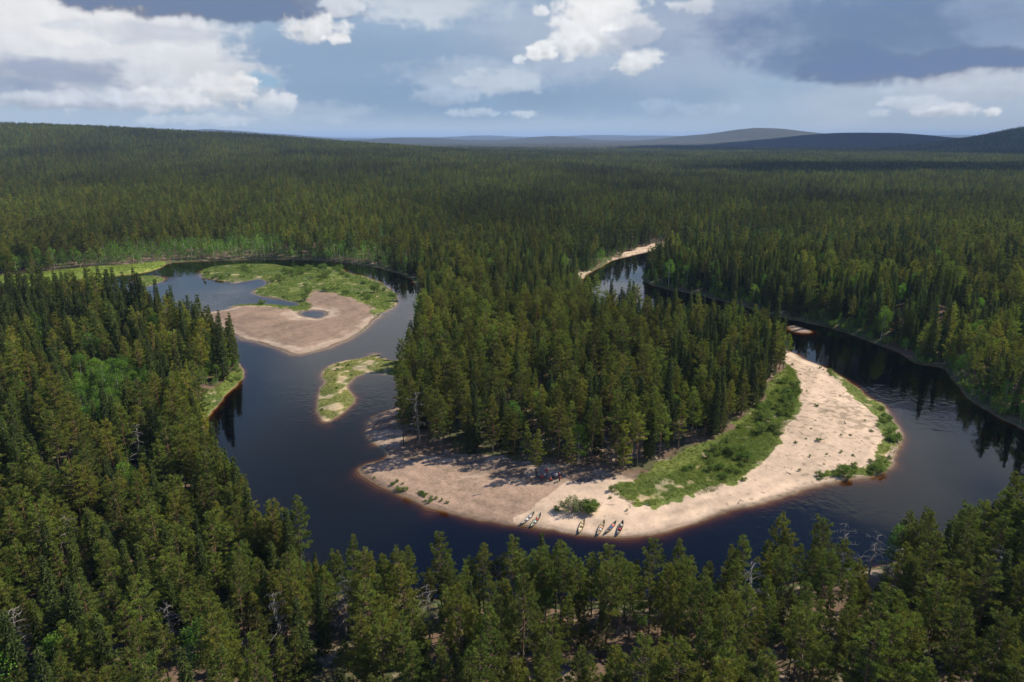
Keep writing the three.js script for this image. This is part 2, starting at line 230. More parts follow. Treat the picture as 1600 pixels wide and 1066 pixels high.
function height(x, z) {
  const s = shore(x, z), n = fbm(x * 0.045, z * 0.045, 3);
  if (s > 0) {
    const soft = softShore(x, z);
    return -Math.min(4.5, (soft ? 0.12 * s + 0.012 * s * s : 0.42 * s + 0.01 * s * s) * (1 + 0.35 * noise(x * 0.21, z * 0.21) + 0.5 * noise(x * 0.035 + 3, z * 0.035))) - 0.01;
  }
  const d = -s, soft = softShore(x, z);
  const bank = soft ? 0.06 + 1.75 * (1 - Math.exp(-d / 17)) : 0.12 + 2.1 * (1 - Math.exp(-d / 5));
  return mix(bank, 2.2, sstep(25, 60, d)) + upland(x, z) * sstep(0, 26, d) + n * 0.9 * sstep(4, 30, d) + 0.14 * noise(x * 0.5, z * 0.5) * sstep(1, 5, d);
}

// ---------------------------------------------------------------- helpers for naming
const taken = {};
function numbered(name) { const n = taken[name] = (taken[name] ?? -1) + 1; return n ? `${name}_${String(n).padStart(3, '0')}` : name; }
function tag(o, label, category, group, kind) { o.userData = { label, category }; if (group) o.userData.group = group; if (kind) o.userData.kind = kind; return o; }
function mesh(name, geometry, material, parent) { const m = new THREE.Mesh(geometry, material); m.name = parent === scene ? numbered(name) : name; (parent ?? scene).add(m); return m; }
function base(name, x, y, z, turn = 0) { const g = new THREE.Group(); g.name = numbered(name); g.position.set(x, y, z); g.rotation.y = turn; scene.add(g); return g; }
const ONES = ['', 'first', 'second', 'third', 'fourth', 'fifth', 'sixth', 'seventh', 'eighth', 'ninth', 'tenth', 'eleventh', 'twelfth', 'thirteenth', 'fourteenth', 'fifteenth', 'sixteenth', 'seventeenth', 'eighteenth', 'nineteenth'];
const TENS = ['', '', 'twenty', 'thirty', 'forty', 'fifty', 'sixty', 'seventy', 'eighty', 'ninety'];
function ordinal(n) { if (n < 20) return ONES[n]; if (n > 99) return ordinal(99); const t = TENS[Math.floor(n / 10)]; return n % 10 ? `${t}-${ONES[n % 10]}` : t.replace(/y$/, 'ieth'); }
function frame(x, y, z) { const c = Math.cos(PITCH), s = Math.sin(PITCH), dy = y - EYE, zc = -z * c - dy * s, yc = dy * c - z * s; return [x / zc / 0.7497, yc / zc / 0.4995, zc]; }   // -1..1 across and up the view, and depth

// ---------------------------------------------------------------- ground
const ZONE = { GAP, LITTER, WOOD, STRIP, TIPGREEN, PALE, MEADOW, ISLGREEN, SPIT, LEFTTIP, SANDFAR, BLUFF };
for (const k of Object.keys(ZONE)) ZONE[k] = smooth(ZONE[k], 2);
const ZB = Object.fromEntries(Object.entries(ZONE).map(([k, v]) => [k, bounds(v)]));
const inZone = (k, x, z) => { const b = ZB[k]; return x > b[0] && x < b[1] && z > b[2] && z < b[3] && inside(ZONE[k], x, z); };
const ISB = bounds(ISLAND);
const onIsland = (x, z) => x > ISB[0] && x < ISB[1] && z > ISB[2] && z < ISB[3] && inside(ISLAND, x, z);
// what covers the ground: 'water', 'sand', 'gravel', 'green', 'meadow', 'spit', 'wood', 'bluff'
function cover(x, z) {
  const s = shore(x, z);
  if (s > 0) return 'water';
  const w = noise(x * 0.13, z * 0.13) * 2.2 + noise(x * 0.5, z * 0.5) * 1.0, v = noise(x * 0.13 + 40, z * 0.13 + 9) * 2.2 + noise(x * 0.5 + 9, z * 0.5) * 1.0;
  const X = x + w, Z = z + v;
  if (inZone('MEADOW', x, z)) return 'meadow';
  if (inZone('ISLGREEN', x + w * 1.6, z + v * 2.4)) return 'green';
  if (onIsland(x, z)) return 'gravel';
  if (inZone('SPIT', x, z)) return 'spit';
  if (inside(ISLET, x, z)) return 'green';
  if (inside(BAR, x, z)) return 'gravel';
  if (inZone('LEFTTIP', X, Z)) return 'green';
  if (inZone('SANDFAR', X, Z)) return 'sand';
  if (inZone('BLUFF', X, Z)) return 'bluff';
  if (softShore(x, z) && x > -60 && x < 130 && z < -118 && z > -262) {
    if (inZone('TIPGREEN', X, Z)) return 'green';
    if (inZone('STRIP', X, Z)) return 'green';
    if (inZone('WOOD', X * 1, Z)) return 'wood';
    if (-s > 40) return 'wood';
    if (inZone('GAP', X, Z)) return 'green';
    if (inZone('LITTER', X, Z)) return 'litter';
    return inZone('PALE', x + w * 0.4, z + v * 0.4) ? 'sand' : 'gravel';
  }
  if (-s < 2.2 + w) return 'bank';
  return 'wood';
}
const groundTexture = (() => {
  const N = 2048, X0 = -330, Z0 = -710, S = 660, data = new Uint8Array(N * N * 4);
  const pal = {
    water: [0.30, 0.21, 0.13], litter: [0.15, 0.105, 0.075], bank: [0.075, 0.085, 0.03], sand: [0.47, 0.35, 0.25], gravel: [0.29, 0.198, 0.138], green: [0.10, 0.125, 0.025], meadow: [0.14, 0.19, 0.03], spit: [0.14, 0.145, 0.04], wood: [0.13, 0.085, 0.055], bluff: [0.12, 0.072, 0.045],
  };
  const r = rng(11), enc = (c) => Math.round(255 * Math.min(1, Math.pow(Math.max(0, c), 1 / 2.2)));
  for (let j = 0; j < N; j++) for (let i = 0; i < N; i++) {
    const x = X0 + (i + 0.5) / N * S, z = Z0 + S - (j + 0.5) / N * S, o = (j * N + i) * 4;
    let k = 'wood';
    const s = shore(x, z);
    if (s > 0 || s > -120) k = cover(x, z);
    let [R, G, B] = pal[k];
    const n = fbm(x * 0.11, z * 0.11, 4), f = fbm(x * 0.9, z * 0.9, 3), q = r() - 0.5;
    if (k === 'litter') {
      const sandy = sstep(0.05, 0.3, fbm(x * 0.18 + 8, z * 0.3, 3)), m = 1 + f * 0.5 + q * 0.35; R = mix(R, 0.34, sandy * 0.8) * m; G = mix(G, 0.25, sandy * 0.8) * m; B = mix(B, 0.18, sandy * 0.8) * m;
    } else if (k === 'wood') {
      const moss = sstep(0.0, 0.25, n), lichen = sstep(0.18, 0.36, fbm(x * 0.35 + 50, z * 0.35, 3));
      R = mix(R, 0.055, moss * 0.75); G = mix(G, 0.07, moss * 0.75); B = mix(B, 0.022, moss * 0.75);
      R = mix(R, 0.30, lichen * 0.6); G = mix(G, 0.235, lichen * 0.6); B = mix(B, 0.17, lichen * 0.6);
    } else if (k === 'sand' || k === 'gravel' || k === 'water') {
      let m = (1 + n * 0.26 + f * 0.2 + q * 0.16) * (onIsland(x, z) ? 0.78 : 1);
      if (k === 'gravel' && !onIsland(x, z)) { const scar = sstep(0.28, 0.40, fbm(x * 0.12 + 3, z * 0.2 + 70, 3)); R = mix(R, 0.47, scar * 0.6); G = mix(G, 0.36, scar * 0.6); B = mix(B, 0.27, scar * 0.6); m += q * 0.22; }
      if (k !== 'water') m *= 1 + 0.09 * Math.sin(s * 1.5 + 2.5 * n + 3 * noise(x * 0.05, z * 0.05)) * sstep(-16, -3, s) + 0.10 * noise(x * 0.35 + z * 0.2, z * 0.06);
      const wet = s > -1.5 ? sstep(-1.3, -0.25, s + n * 1.2) : 0;
      m *= 1 - 0.42 * wet;
      const rim = onIsland(x, z) ? sstep(-7, -2.5, s + n * 5) * (1 - wet) : 0;
      R = mix(R, 0.50, rim * 0.6); G = mix(G, 0.39, rim * 0.6); B = mix(B, 0.29, rim * 0.6);
      // drift lines and plant litter on the sand
      const lit = sstep(0.55, 0.75, noise(x * 0.8, z * 1.1) + 0.6 * noise(x * 0.08, z * 0.08) + 0.3 * noise(x * 2.1, z * 2.1) + (k === 'sand' && x > 70 ? 0.22 : -0.1));
      if (k !== 'water') { R = mix(R, 0.16, lit * 0.55); G = mix(G, 0.12, lit * 0.55); B = mix(B, 0.07, lit * 0.55); }
      R *= m; G *= m; B *= m;
    } else {
      const bare = k === 'spit' ? 0.8 * sstep(0.12, 0.34, fbm(x * 0.22, z * 0.22 + 9, 3)) : sstep(0.3, 0.45, fbm(x * 0.3, z * 0.3 + 9, 3)) * (k === 'meadow' || k === 'bank' ? 0.15 : k === 'bluff' ? 0.3 : 0.7);
      R = mix(R, 0.40, bare); G = mix(G, 0.30, bare); B = mix(B, 0.19, bare);
      const m = 1 + n * 0.5 + f * 0.45 + q * 0.3; R *= m * (1 + 0.2 * n); G *= m; B *= m;
    }
    if (Math.min(i, j, N - 1 - i, N - 1 - j) < 3) { R = 0.06; G = 0.065; B = 0.028; }   // the sheet goes on beyond the map as mossy forest floor
    data[o] = enc(R); data[o + 1] = enc(G); data[o + 2] = enc(B); data[o + 3] = 255;
  }
  const t = new THREE.DataTexture(data, N, N, THREE.RGBAFormat); t.colorSpace = THREE.SRGBColorSpace; t.magFilter = THREE.LinearFilter; t.needsUpdate = true;
  return { t, uv: (x, z) => [(x - X0) / S, (Z0 + S - z) / S] };
})();
function grainTexture(N, seed, make) { const d = new Uint8Array(N * N * 4), r = rng(seed); for (let j = 0; j < N; j++) for (let i = 0; i < N; i++) { const v = Math.max(0, Math.min(255, Math.round(make(i / N, j / N, r)))), o = (j * N + i) * 4; d[o] = d[o + 1] = d[o + 2] = v; d[o + 3] = 255; } const t = new THREE.DataTexture(d, N, N, THREE.RGBAFormat); t.wrapS = t.wrapT = THREE.RepeatWrapping; t.magFilter = THREE.LinearFilter; t.needsUpdate = true; return t; }
// noise that tiles over the unit square
function tiled(u, v, n, oct) { let s = 0, a = 0.5, k = n; for (let o = 0; o < oct; o++) { const x = u * k, y = v * k, ix = Math.floor(x), iy = Math.floor(y), fx = x - ix, fy = y - iy, p = fx * fx * (3 - 2 * fx), q = fy * fy * (3 - 2 * fy), h = (i, j) => VAL[PERM[PERM[(((i % k) + k) % k) & 255] + ((((j % k) + k) % k) & 255)]]; s += a * mix(mix(h(ix, iy), h(ix + 1, iy), p), mix(h(ix, iy + 1), h(ix + 1, iy + 1), p), q); a *= 0.5; k *= 2; } return s; }
const sandGrain = grainTexture(512, 3, (u, v, r) => 128 + 90 * tiled(u, v, 8, 5) + (r() - 0.5) * 50);
sandGrain.repeat.set(660 / 22, 660 / 22);

function spaced(list) { const o = []; let x = list[0]; for (let k = 1; k < list.length; k += 2) { const to = list[k], step = list[k + 1], n = Math.round(Math.abs(to - x) / step), a = x; for (let i = 0; i < n; i++) o.push(a + (to - a) * i / n); x = to; } o.push(x); return o; }
function sheet(xs, ds, h, uv, color) {
  const nx = xs.length, nd = ds.length, p = new Float32Array(nx * nd * 3), t = new Float32Array(nx * nd * 2), c = color && new Float32Array(nx * nd * 3), idx = new Uint32Array((nx - 1) * (nd - 1) * 6);
  for (let j = 0; j < nd; j++) for (let i = 0; i < nx; i++) { const k = j * nx + i, x = xs[i], z = -ds[j]; p[k * 3] = x; p[k * 3 + 1] = h(x, z); p[k * 3 + 2] = z; const q = uv(x, z); t[k * 2] = q[0]; t[k * 2 + 1] = q[1]; if (c) c.set(color(x, z), k * 3); }
  let o = 0;
  for (let j = 0; j < nd - 1; j++) for (let i = 0; i < nx - 1; i++) { const a = j * nx + i, b = a + 1, d = a + nx, e = d + 1; idx.set([a, b, d, b, e, d], o); o += 6; }
  const g = new THREE.BufferGeometry(); g.setAttribute('position', new THREE.BufferAttribute(p, 3)); g.setAttribute('uv', new THREE.BufferAttribute(t, 2)); if (c) g.setAttribute('color', new THREE.BufferAttribute(c, 3)); g.setIndex(new THREE.BufferAttribute(idx, 1)); g.computeVertexNormals(); return g;
}
{
  const xs = spaced([-4200, -1200, 75, -470, 20, -240, 3, 150, 1.5, 470, 3, 1200, 20, 4200, 75]);
  const ds = spaced([-60, 60, 6, 470, 1.5, 640, 3, 1200, 14, 4300, 60]);
  const m = new THREE.MeshPhysicalMaterial({ map: groundTexture.t, roughness: 1, specularIntensity: 0.25, bumpMap: sandGrain, bumpScale: 0.10 });
  tag(mesh('ground', sheet(xs, ds, height, groundTexture.uv), m, scene), 'sandy and mossy ground under the forest and along the river', 'ground', null, 'structure');
}
{
  const xs = spaced([-24000, -9000, 500, -3000, 150, 3500, 75, 10000, 250, 24000, 500]);
  const ds = spaced([3300, 6000, 60, 9000, 110, 14000, 220, 27000, 450]);
  const far = grainTexture(512, 5, (u, v, r) => 128 + 70 * tiled(u, v, 32, 4) + (r() - 0.5) * 120);
  far.colorSpace = THREE.SRGBColorSpace; far.repeat.set(1, 1);
  const h = (x, z) => height(x, z) + 13 * sstep(-3300, -4000, z) - 6 * sstep(-3700, -3300, z) + 3 * noise(x / 37, z / 37);
  const m = new THREE.MeshStandardMaterial({ roughness: 1, map: far, vertexColors: true, bumpMap: far, bumpScale: 6 });
  const col = (x, z) => { const n = fbm(x / 700, z / 1300, 3) * 0.5; return [0.05 * (1 + n), 0.068 * (1 + n), 0.03 * (1 + n * 0.6)]; };
  tag(mesh('distant_hills', sheet(xs, ds, h, (x, z) => [x / 600, z / 600], col), m, scene), 'forested hills fading to blue along the horizon', 'hills', null, 'structure');
}

// ---------------------------------------------------------------- river: a rippled surface over stacked depths of peat-brown water
{
  const N = 1024;
  const ripple = grainTexture(N, 9, (u, v, r) => { const calm = sstep(-0.15, 0.35, tiled(u, v, 5, 3) + 0.25 * tiled(u + 0.2, v, 16, 2)); return 128 + mix(8, 80, calm) * tiled(u, v, 72, 3) + mix(8, 56, calm) * tiled(u + 0.3, v, 24, 2) + 50 * tiled(u, v + 0.4, 5, 2); });
  ripple.repeat.set(1, 1);
  const surface = new THREE.MeshPhysicalMaterial({ color: new THREE.Color(0.92, 0.86, 0.76), roughness: 0.035, transmission: 1, thickness: 0, ior: 1.333, specularIntensity: 1, bumpMap: ripple, bumpScale: 0.055 });
  const xs = spaced([-470, 470, 23.5]), ds = spaced([70, 700, 21]);
  const uv = (x, z) => [x / 95 + 0.02 * Math.sin(z / 40), z / 70];
  const river = base('river', 0, 0, 0);
  tag(river, 'dark peat-brown river winding round the sandy bend', 'river', null, 'structure');
  mesh('water_surface', sheet(xs, ds, () => 0, uv), surface, river);
  const tint = new THREE.MeshPhysicalMaterial({ color: new THREE.Color(0.69, 0.56, 0.37), roughness: 0, transmission: 1, thickness: 0, ior: 1.0, specularIntensity: 0 });
  const one = sheet([-470, 470], [70, 700], () => 0, uv);
  for (const d of [0.08, 0.17, 0.27, 0.38, 0.50, 0.64, 0.80, 1.0, 1.3, 1.7]) { const l = mesh('water_depth', one, tint, river); l.position.y = -d; }
}

// ---------------------------------------------------------------- plants
class Soup {                                                     // triangles with a colour each
  constructor() { this.p = []; this.c = []; }
  tri(a, b, c, col) { this.p.push(...a, ...b, ...c); for (let i = 0; i < 3; i++) this.c.push(...col); }
  blade(p, d, len, wid, r, col) {                            // a narrow leaf or spray from p along d
    const rx = r() * 2 - 1, ry = r() * 2 - 1, rz = r() * 2 - 1;
    let sx = d[1] * rz - d[2] * ry, sy = d[2] * rx - d[0] * rz, sz = d[0] * ry - d[1] * rx; const q = wid * 0.5 / (Math.hypot(sx, sy, sz) || 1); sx *= q; sy *= q; sz *= q;
    this.tri([p[0] - sx, p[1] - sy, p[2] - sz], [p[0] + sx, p[1] + sy, p[2] + sz], [p[0] + d[0] * len, p[1] + d[1] * len, p[2] + d[2] * len], col);
  }
  leaf(p, d, len, wid, r, col) {                             // a pointed oval: two triangles
    const rx = r() * 2 - 1, ry = r() * 2 - 1, rz = r() * 2 - 1;
    let sx = d[1] * rz - d[2] * ry, sy = d[2] * rx - d[0] * rz, sz = d[0] * ry - d[1] * rx; const q = wid * 0.5 / (Math.hypot(sx, sy, sz) || 1); sx *= q; sy *= q; sz *= q;
    const m = [p[0] + d[0] * len * 0.5, p[1] + d[1] * len * 0.5, p[2] + d[2] * len * 0.5], a = [m[0] - sx, m[1] - sy, m[2] - sz], b = [m[0] + sx, m[1] + sy, m[2] + sz], e = [p[0] + d[0] * len, p[1] + d[1] * len, p[2] + d[2] * len];
    this.tri(p, b, a, col); this.tri(a, b, e, col);
  }
  tube(pts, rad, sides, col) {                               // a tapering stem through points
    const rings = pts.map((p, i) => { const a = pts[Math.max(0, i - 1)], b = pts[Math.min(pts.length - 1, i + 1)]; const d = new THREE.Vector3(b[0] - a[0], b[1] - a[1], b[2] - a[2]).normalize(); const u = new THREE.Vector3(Math.abs(d.y) > 0.9 ? 1 : 0, Math.abs(d.y) > 0.9 ? 0 : 1, 0).cross(d).normalize(), v = d.clone().cross(u); return [...Array(sides).keys()].map((k) => { const t = k / sides * Math.PI * 2, c = Math.cos(t) * rad[i], s = Math.sin(t) * rad[i]; return [p[0] + u.x * c + v.x * s, p[1] + u.y * c + v.y * s, p[2] + u.z * c + v.z * s]; }); });
    for (let i = 0; i + 1 < rings.length; i++) for (let k = 0; k < sides; k++) { const l = (k + 1) % sides, cc = typeof col === 'function' ? col(i / (rings.length - 1)) : col; this.tri(rings[i][k], rings[i][l], rings[i + 1][k], cc); this.tri(rings[i][l], rings[i + 1][l], rings[i + 1][k], cc); }
  }
  geometry() { const g = new THREE.BufferGeometry(); g.setAttribute('position', new THREE.Float32BufferAttribute(this.p, 3)); g.setAttribute('color', new THREE.Float32BufferAttribute(this.c, 3)); return g; }
}
const unit = (x, y, z) => { const l = Math.hypot(x, y, z) || 1; return [x / l, y / l, z / l]; };

// Scots pine: bare reddish stem, whorls of rising limbs, needle tufts in flat plates
function pine(seed, o) {
  const r = rng(seed), wood = new Soup(), leaf = new Soup(), H = o.h, lean = [(r() - 0.5) * 0.9, (r() - 0.5) * 0.9];
  const stem = (t) => [lean[0] * t * t + 0.12 * Math.sin(t * 5 + seed), H * t, lean[1] * t * t + 0.12 * Math.cos(t * 4 + seed)];
  const ts = [0, 0.03, 0.15, 0.3, 0.45, 0.6, 0.75, 0.9, 1];
  wood.tube(ts.map(stem), ts.map((t) => (t < 0.02 ? 1.35 : 1) * mix(0.17, 0.025, Math.pow(t, 0.8)) * (H / 16)), o.lo ? 4 : 6, (t) => { const k = sstep(0.2, 0.5, t), v = 0.85 + r() * 0.3; return [mix(0.10, 0.21, k) * v, mix(0.075, 0.10, k) * v, mix(0.058, 0.05, k) * v]; });
  const levels = Math.round(H * (1 - o.start) / (o.lo ? 1.1 : 0.82)), per = o.lo ? 4 : 5;
  for (let k = 0; k < levels; k++) {
    const c = (k + 0.6 * r()) / levels, t = mix(o.start, 0.985, c), prof = Math.pow(Math.max(0, 1 - c), o.pow) * (0.55 + 0.45 * sstep(0, 0.22, c)), n = c > 0.85 ? 3 : per, ph = r() * 6.28;
    for (let b = 0; b < n; b++) {
      if (r() < 0.1) continue;
      const L = Math.max(0.35, o.w * prof * (0.6 + 0.65 * r())), an = ph + b / n * 6.283 + (r() - 0.5) * 0.9, rise = mix(-0.12, 0.75, Math.pow(c, 0.9)) + (r() - 0.5) * 0.35, p0 = stem(t), d = unit(Math.cos(an), rise, Math.sin(an));
      const at = (s) => [p0[0] + d[0] * L * s, p0[1] + d[1] * L * s + 0.16 * L * s * s, p0[2] + d[2] * L * s];
      if (!o.lo || b % 2) wood.tube([at(0), at(0.55), at(0.95)], [0.045, 0.028, 0.01].map((q) => q * (0.6 + L * 0.35)), 3, [0.085, 0.06, 0.042]);
      const tone = 0.75 + 0.5 * r(), warm = 0.9 + 0.25 * r();
      const tufts = Math.ceil((o.lo ? 2.4 : 9.4) * L + 2);
      for (let q = 0; q < tufts; q++) {
        const s = 0.28 + 0.74 * Math.sqrt(r()), a = at(s), wdt = 0.30 * L * (1.05 - 0.5 * s) + 0.12, sd = (r() * 2 - 1) * wdt;
        const p = [a[0] - d[2] * sd + (r() - 0.5) * 0.2, a[1] + (r() - 0.35) * 0.3, a[2] + d[0] * sd + (r() - 0.5) * 0.2];
        const v = tone * (0.8 + 0.4 * r()), col = [v * warm, v, v * 0.95];
        const nb = o.lo ? 3 : 7, ln = o.lo ? 0.75 : 0.40, wd = o.lo ? 0.42 : 0.095;
        for (let e = 0; e < nb; e++) leaf.blade(p, unit(d[0] * 0.5 + (r() - 0.5) * 1.9, 0.45 + (r() - 0.5) * 1.5, d[2] * 0.5 + (r() - 0.5) * 1.9), ln * (0.7 + 0.6 * r()), wd, r, col);
      }
    }
  }
  if (!o.lo) for (let k = 0; k < 5; k++) { const t = mix(o.start * 0.4, o.start, r()), an = r() * 6.28, p = stem(t), L = 0.5 + r() * 1.1; wood.tube([p, [p[0] + Math.cos(an) * L, p[1] - 0.1 + 0.2 * r(), p[2] + Math.sin(an) * L]], [0.025, 0.006], 3, [0.22, 0.19, 0.16]); }
  return { wood: wood.geometry(), leaf: leaf.geometry(), h: H };
}
// spruce: narrow spire, drooping sprays almost to the ground
function spruce(seed, o) {
  const r = rng(seed), wood = new Soup(), leaf = new Soup(), H = o.h;
  wood.tube([[0, 0, 0], [0.03, H * 0.35, 0.02], [0, H * 0.75, 0.03], [0, H, 0]], [0.2, 0.15, 0.08, 0.015].map((q) => q * H / 17), o.lo ? 4 : 6, [0.11, 0.085, 0.065]);
  const levels = Math.round(H / (o.lo ? 1.0 : 0.5)), per = o.lo ? 4 : 6;
  for (let k = 0; k < levels; k++) {
    const c = (k + r() * 0.7) / levels, y = H * mix(0.05, 0.99, c), prof = Math.pow(1 - c, 0.82) * (0.72 + 0.28 * sstep(0, 0.12, c)), ph = r() * 6.28;
    for (let b = 0; b < per; b++) {
      const L = Math.max(0.22, o.w * prof * (0.72 + 0.5 * r())), an = ph + b / per * 6.283 + (r() - 0.5) * 0.6, dx = Math.cos(an), dz = Math.sin(an), drop = mix(0.42, -0.45, c);
      const at = (s) => [dx * L * s, y - drop * L * s + 0.22 * L * s * s, dz * L * s];
      if (!o.lo && b % 2) wood.tube([at(0), at(0.7)], [0.03, 0.01], 3, [0.12, 0.09, 0.07]);
      const tone = 0.75 + 0.5 * r(), n = Math.ceil((o.lo ? 2.2 : 6.5) * L + 2);
      for (let q = 0; q < n; q++) {
        const s = 0.15 + 0.85 * Math.pow(r(), 0.7), a = at(s), side = r() < 0.5 ? -1 : 1, wdt = 0.30 * L * (1.1 - s) + 0.05;
        const p = [a[0] - dz * side * wdt * r(), a[1] + (r() - 0.6) * 0.16, a[2] + dx * side * wdt * r()], v = tone * (0.78 + 0.44 * r()), col = [v, v, v];
        const nb = o.lo ? 2 : 3;
        for (let e = 0; e < nb; e++) leaf.blade(p, unit(dx * 0.9 - dz * side * 0.7 + (r() - 0.5) * 0.9, -0.42 + (r() - 0.5) * 0.8, dz * 0.9 + dx * side * 0.7 + (r() - 0.5) * 0.9), (o.lo ? 0.8 : 0.46) * (0.7 + 0.6 * r()), o.lo ? 0.45 : 0.19, r, col);
      }
    }
  }
  for (let e = 0; e < 6; e++) leaf.blade([0, H - 0.15 * e, 0], unit((r() - 0.5) * 0.8, 1, (r() - 0.5) * 0.8), 0.4, 0.1, r, [1, 1, 1]);
  return { wood: wood.geometry(), leaf: leaf.geometry(), h: H };
}
// birch and rowan: pale stems, rounded airy crown of leaf clumps
function broadleaf(seed, o) {
  const r = rng(seed), wood = new Soup(), leaf = new Soup(), H = o.h;
  const bark = () => { const v = 0.2 + 0.3 * r(); return [v, v * 0.96, v * 0.88]; };
  const stem = (t) => [0.25 * Math.sin(t * 3 + seed) * t, H * t, 0.25 * Math.cos(t * 4 + seed) * t];
  wood.tube([0, 0.25, 0.5, 0.75, 0.95].map(stem), [0.12, 0.1, 0.07, 0.04, 0.012].map((q) => q * H / 11), o.lo ? 3 : 6, bark);
  const clumps = o.lo ? 16 : 46;
  for (let k = 0; k < clumps; k++) {
    const t = mix(o.start, 1.0, Math.pow(r(), 0.85)), c = (t - o.start) / (1 - o.start), rad = o.w * Math.sin(Math.PI * Math.min(1, 0.16 + c * 0.8)) * (0.5 + 0.6 * Math.sqrt(r())), an = r() * 6.283, s0 = stem(Math.max(0.12, t - 0.12 - 0.1 * r()));
    const p = [Math.cos(an) * rad + s0[0], H * t, Math.sin(an) * rad + s0[2]];
    if (!o.lo && k % 2) wood.tube([s0, [(s0[0] + p[0]) / 2, (s0[1] + p[1]) / 2 + 0.1, (s0[2] + p[2]) / 2], p], [0.035, 0.02, 0.006], 3, [0.16, 0.13, 0.11]);
    const R = o.clump * (0.7 + 0.6 * r()), tone = 0.8 + 0.4 * r(), n = o.lo ? 14 : 48;
    for (let q = 0; q < n; q++) { const d = unit(r() - 0.5, r() - 0.5, r() - 0.5), m = R * Math.pow(r(), 0.4), v = tone * (0.8 + 0.4 * r()); leaf.leaf([p[0] + d[0] * m, p[1] + d[1] * m * 0.8, p[2] + d[2] * m], unit(r() - 0.5, r() - 0.7, r() - 0.5), o.lo ? 0.55 : 0.27, o.lo ? 0.42 : 0.2, r, [v * (0.9 + 0.2 * r()), v, v]); }
  }
  return { wood: wood.geometry(), leaf: leaf.geometry(), h: H };
}
// willow: many stems from the ground, leaves along each
function willow(seed, o) {
  const r = rng(seed), wood = new Soup(), leaf = new Soup();
  for (let k = 0; k < o.stems; k++) {
    const an = r() * 6.283, out = o.w * Math.sqrt(r()), hh = o.h * (0.55 + 0.5 * r()) * (1 - 0.45 * (out / o.w) ** 2), p0 = [Math.cos(an) * out * 0.35, 0, Math.sin(an) * out * 0.35], tip = [Math.cos(an) * out, hh, Math.sin(an) * out];
    const at = (s) => [mix(p0[0], tip[0], s), hh * (1.25 * s - 0.25 * s * s), mix(p0[2], tip[2], s)];
    wood.tube([at(0), at(0.5), at(1)], [0.03, 0.02, 0.005], 3, [0.20, 0.16, 0.12]);
    const tone = 0.75 + 0.5 * r(), n = Math.round(o.leaves * (0.6 + 0.8 * r()));
    for (let q = 0; q < n; q++) { const s = 0.3 + 0.75 * Math.sqrt(r()), a = at(s), v = tone * (0.8 + 0.4 * r()); leaf.leaf([a[0] + (r() - 0.5) * 0.75, Math.max(0.05, a[1] + (r() - 0.5) * 0.6), a[2] + (r() - 0.5) * 0.75], unit(r() - 0.5, r() - 0.35, r() - 0.5), 0.26 + 0.1 * r(), 0.13, r, [v, v, v]); }
  }
  return { wood: wood.geometry(), leaf: leaf.geometry(), h: o.h };
}
const leafMat = (r, g, b, tr = 0.4) => new THREE.MeshPhysicalMaterial({ color: new THREE.Color(r, g, b), vertexColors: true, roughness: 0.92, transmission: tr, thickness: 0, specularIntensity: 0.3, side: THREE.DoubleSide });
const woodMat = new THREE.MeshStandardMaterial({ vertexColors: true, roughness: 0.95 });
const PINE_GREEN = [0.132, 0.160, 0.019], SPRUCE_GREEN = [0.064, 0.090, 0.014], BIRCH_GREEN = [0.105, 0.20, 0.016], WILLOW_GREEN = [0.14, 0.205, 0.03];
const tints = (c, list) => list.map(([a, b, d]) => leafMat(c[0] * a, c[1] * b, c[2] * d));
const pineMats = tints(PINE_GREEN, [[1, 1, 1], [1.15, 1.05, 0.9], [0.85, 0.95, 1.05], [1.05, 1.12, 1.05], [0.8, 0.82, 0.9]]);
const spruceMats = tints(SPRUCE_GREEN, [[1, 1, 1], [1.25, 1.2, 0.9], [0.85, 0.9, 1]]);
const birchMats = tints(BIRCH_GREEN, [[1, 1, 1], [1.15, 1.08, 1], [0.85, 0.9, 1.1]]);
const willowMats = tints(WILLOW_GREEN, [[1, 1, 1], [1.15, 1.1, 1.3], [0.85, 0.95, 0.9]]);

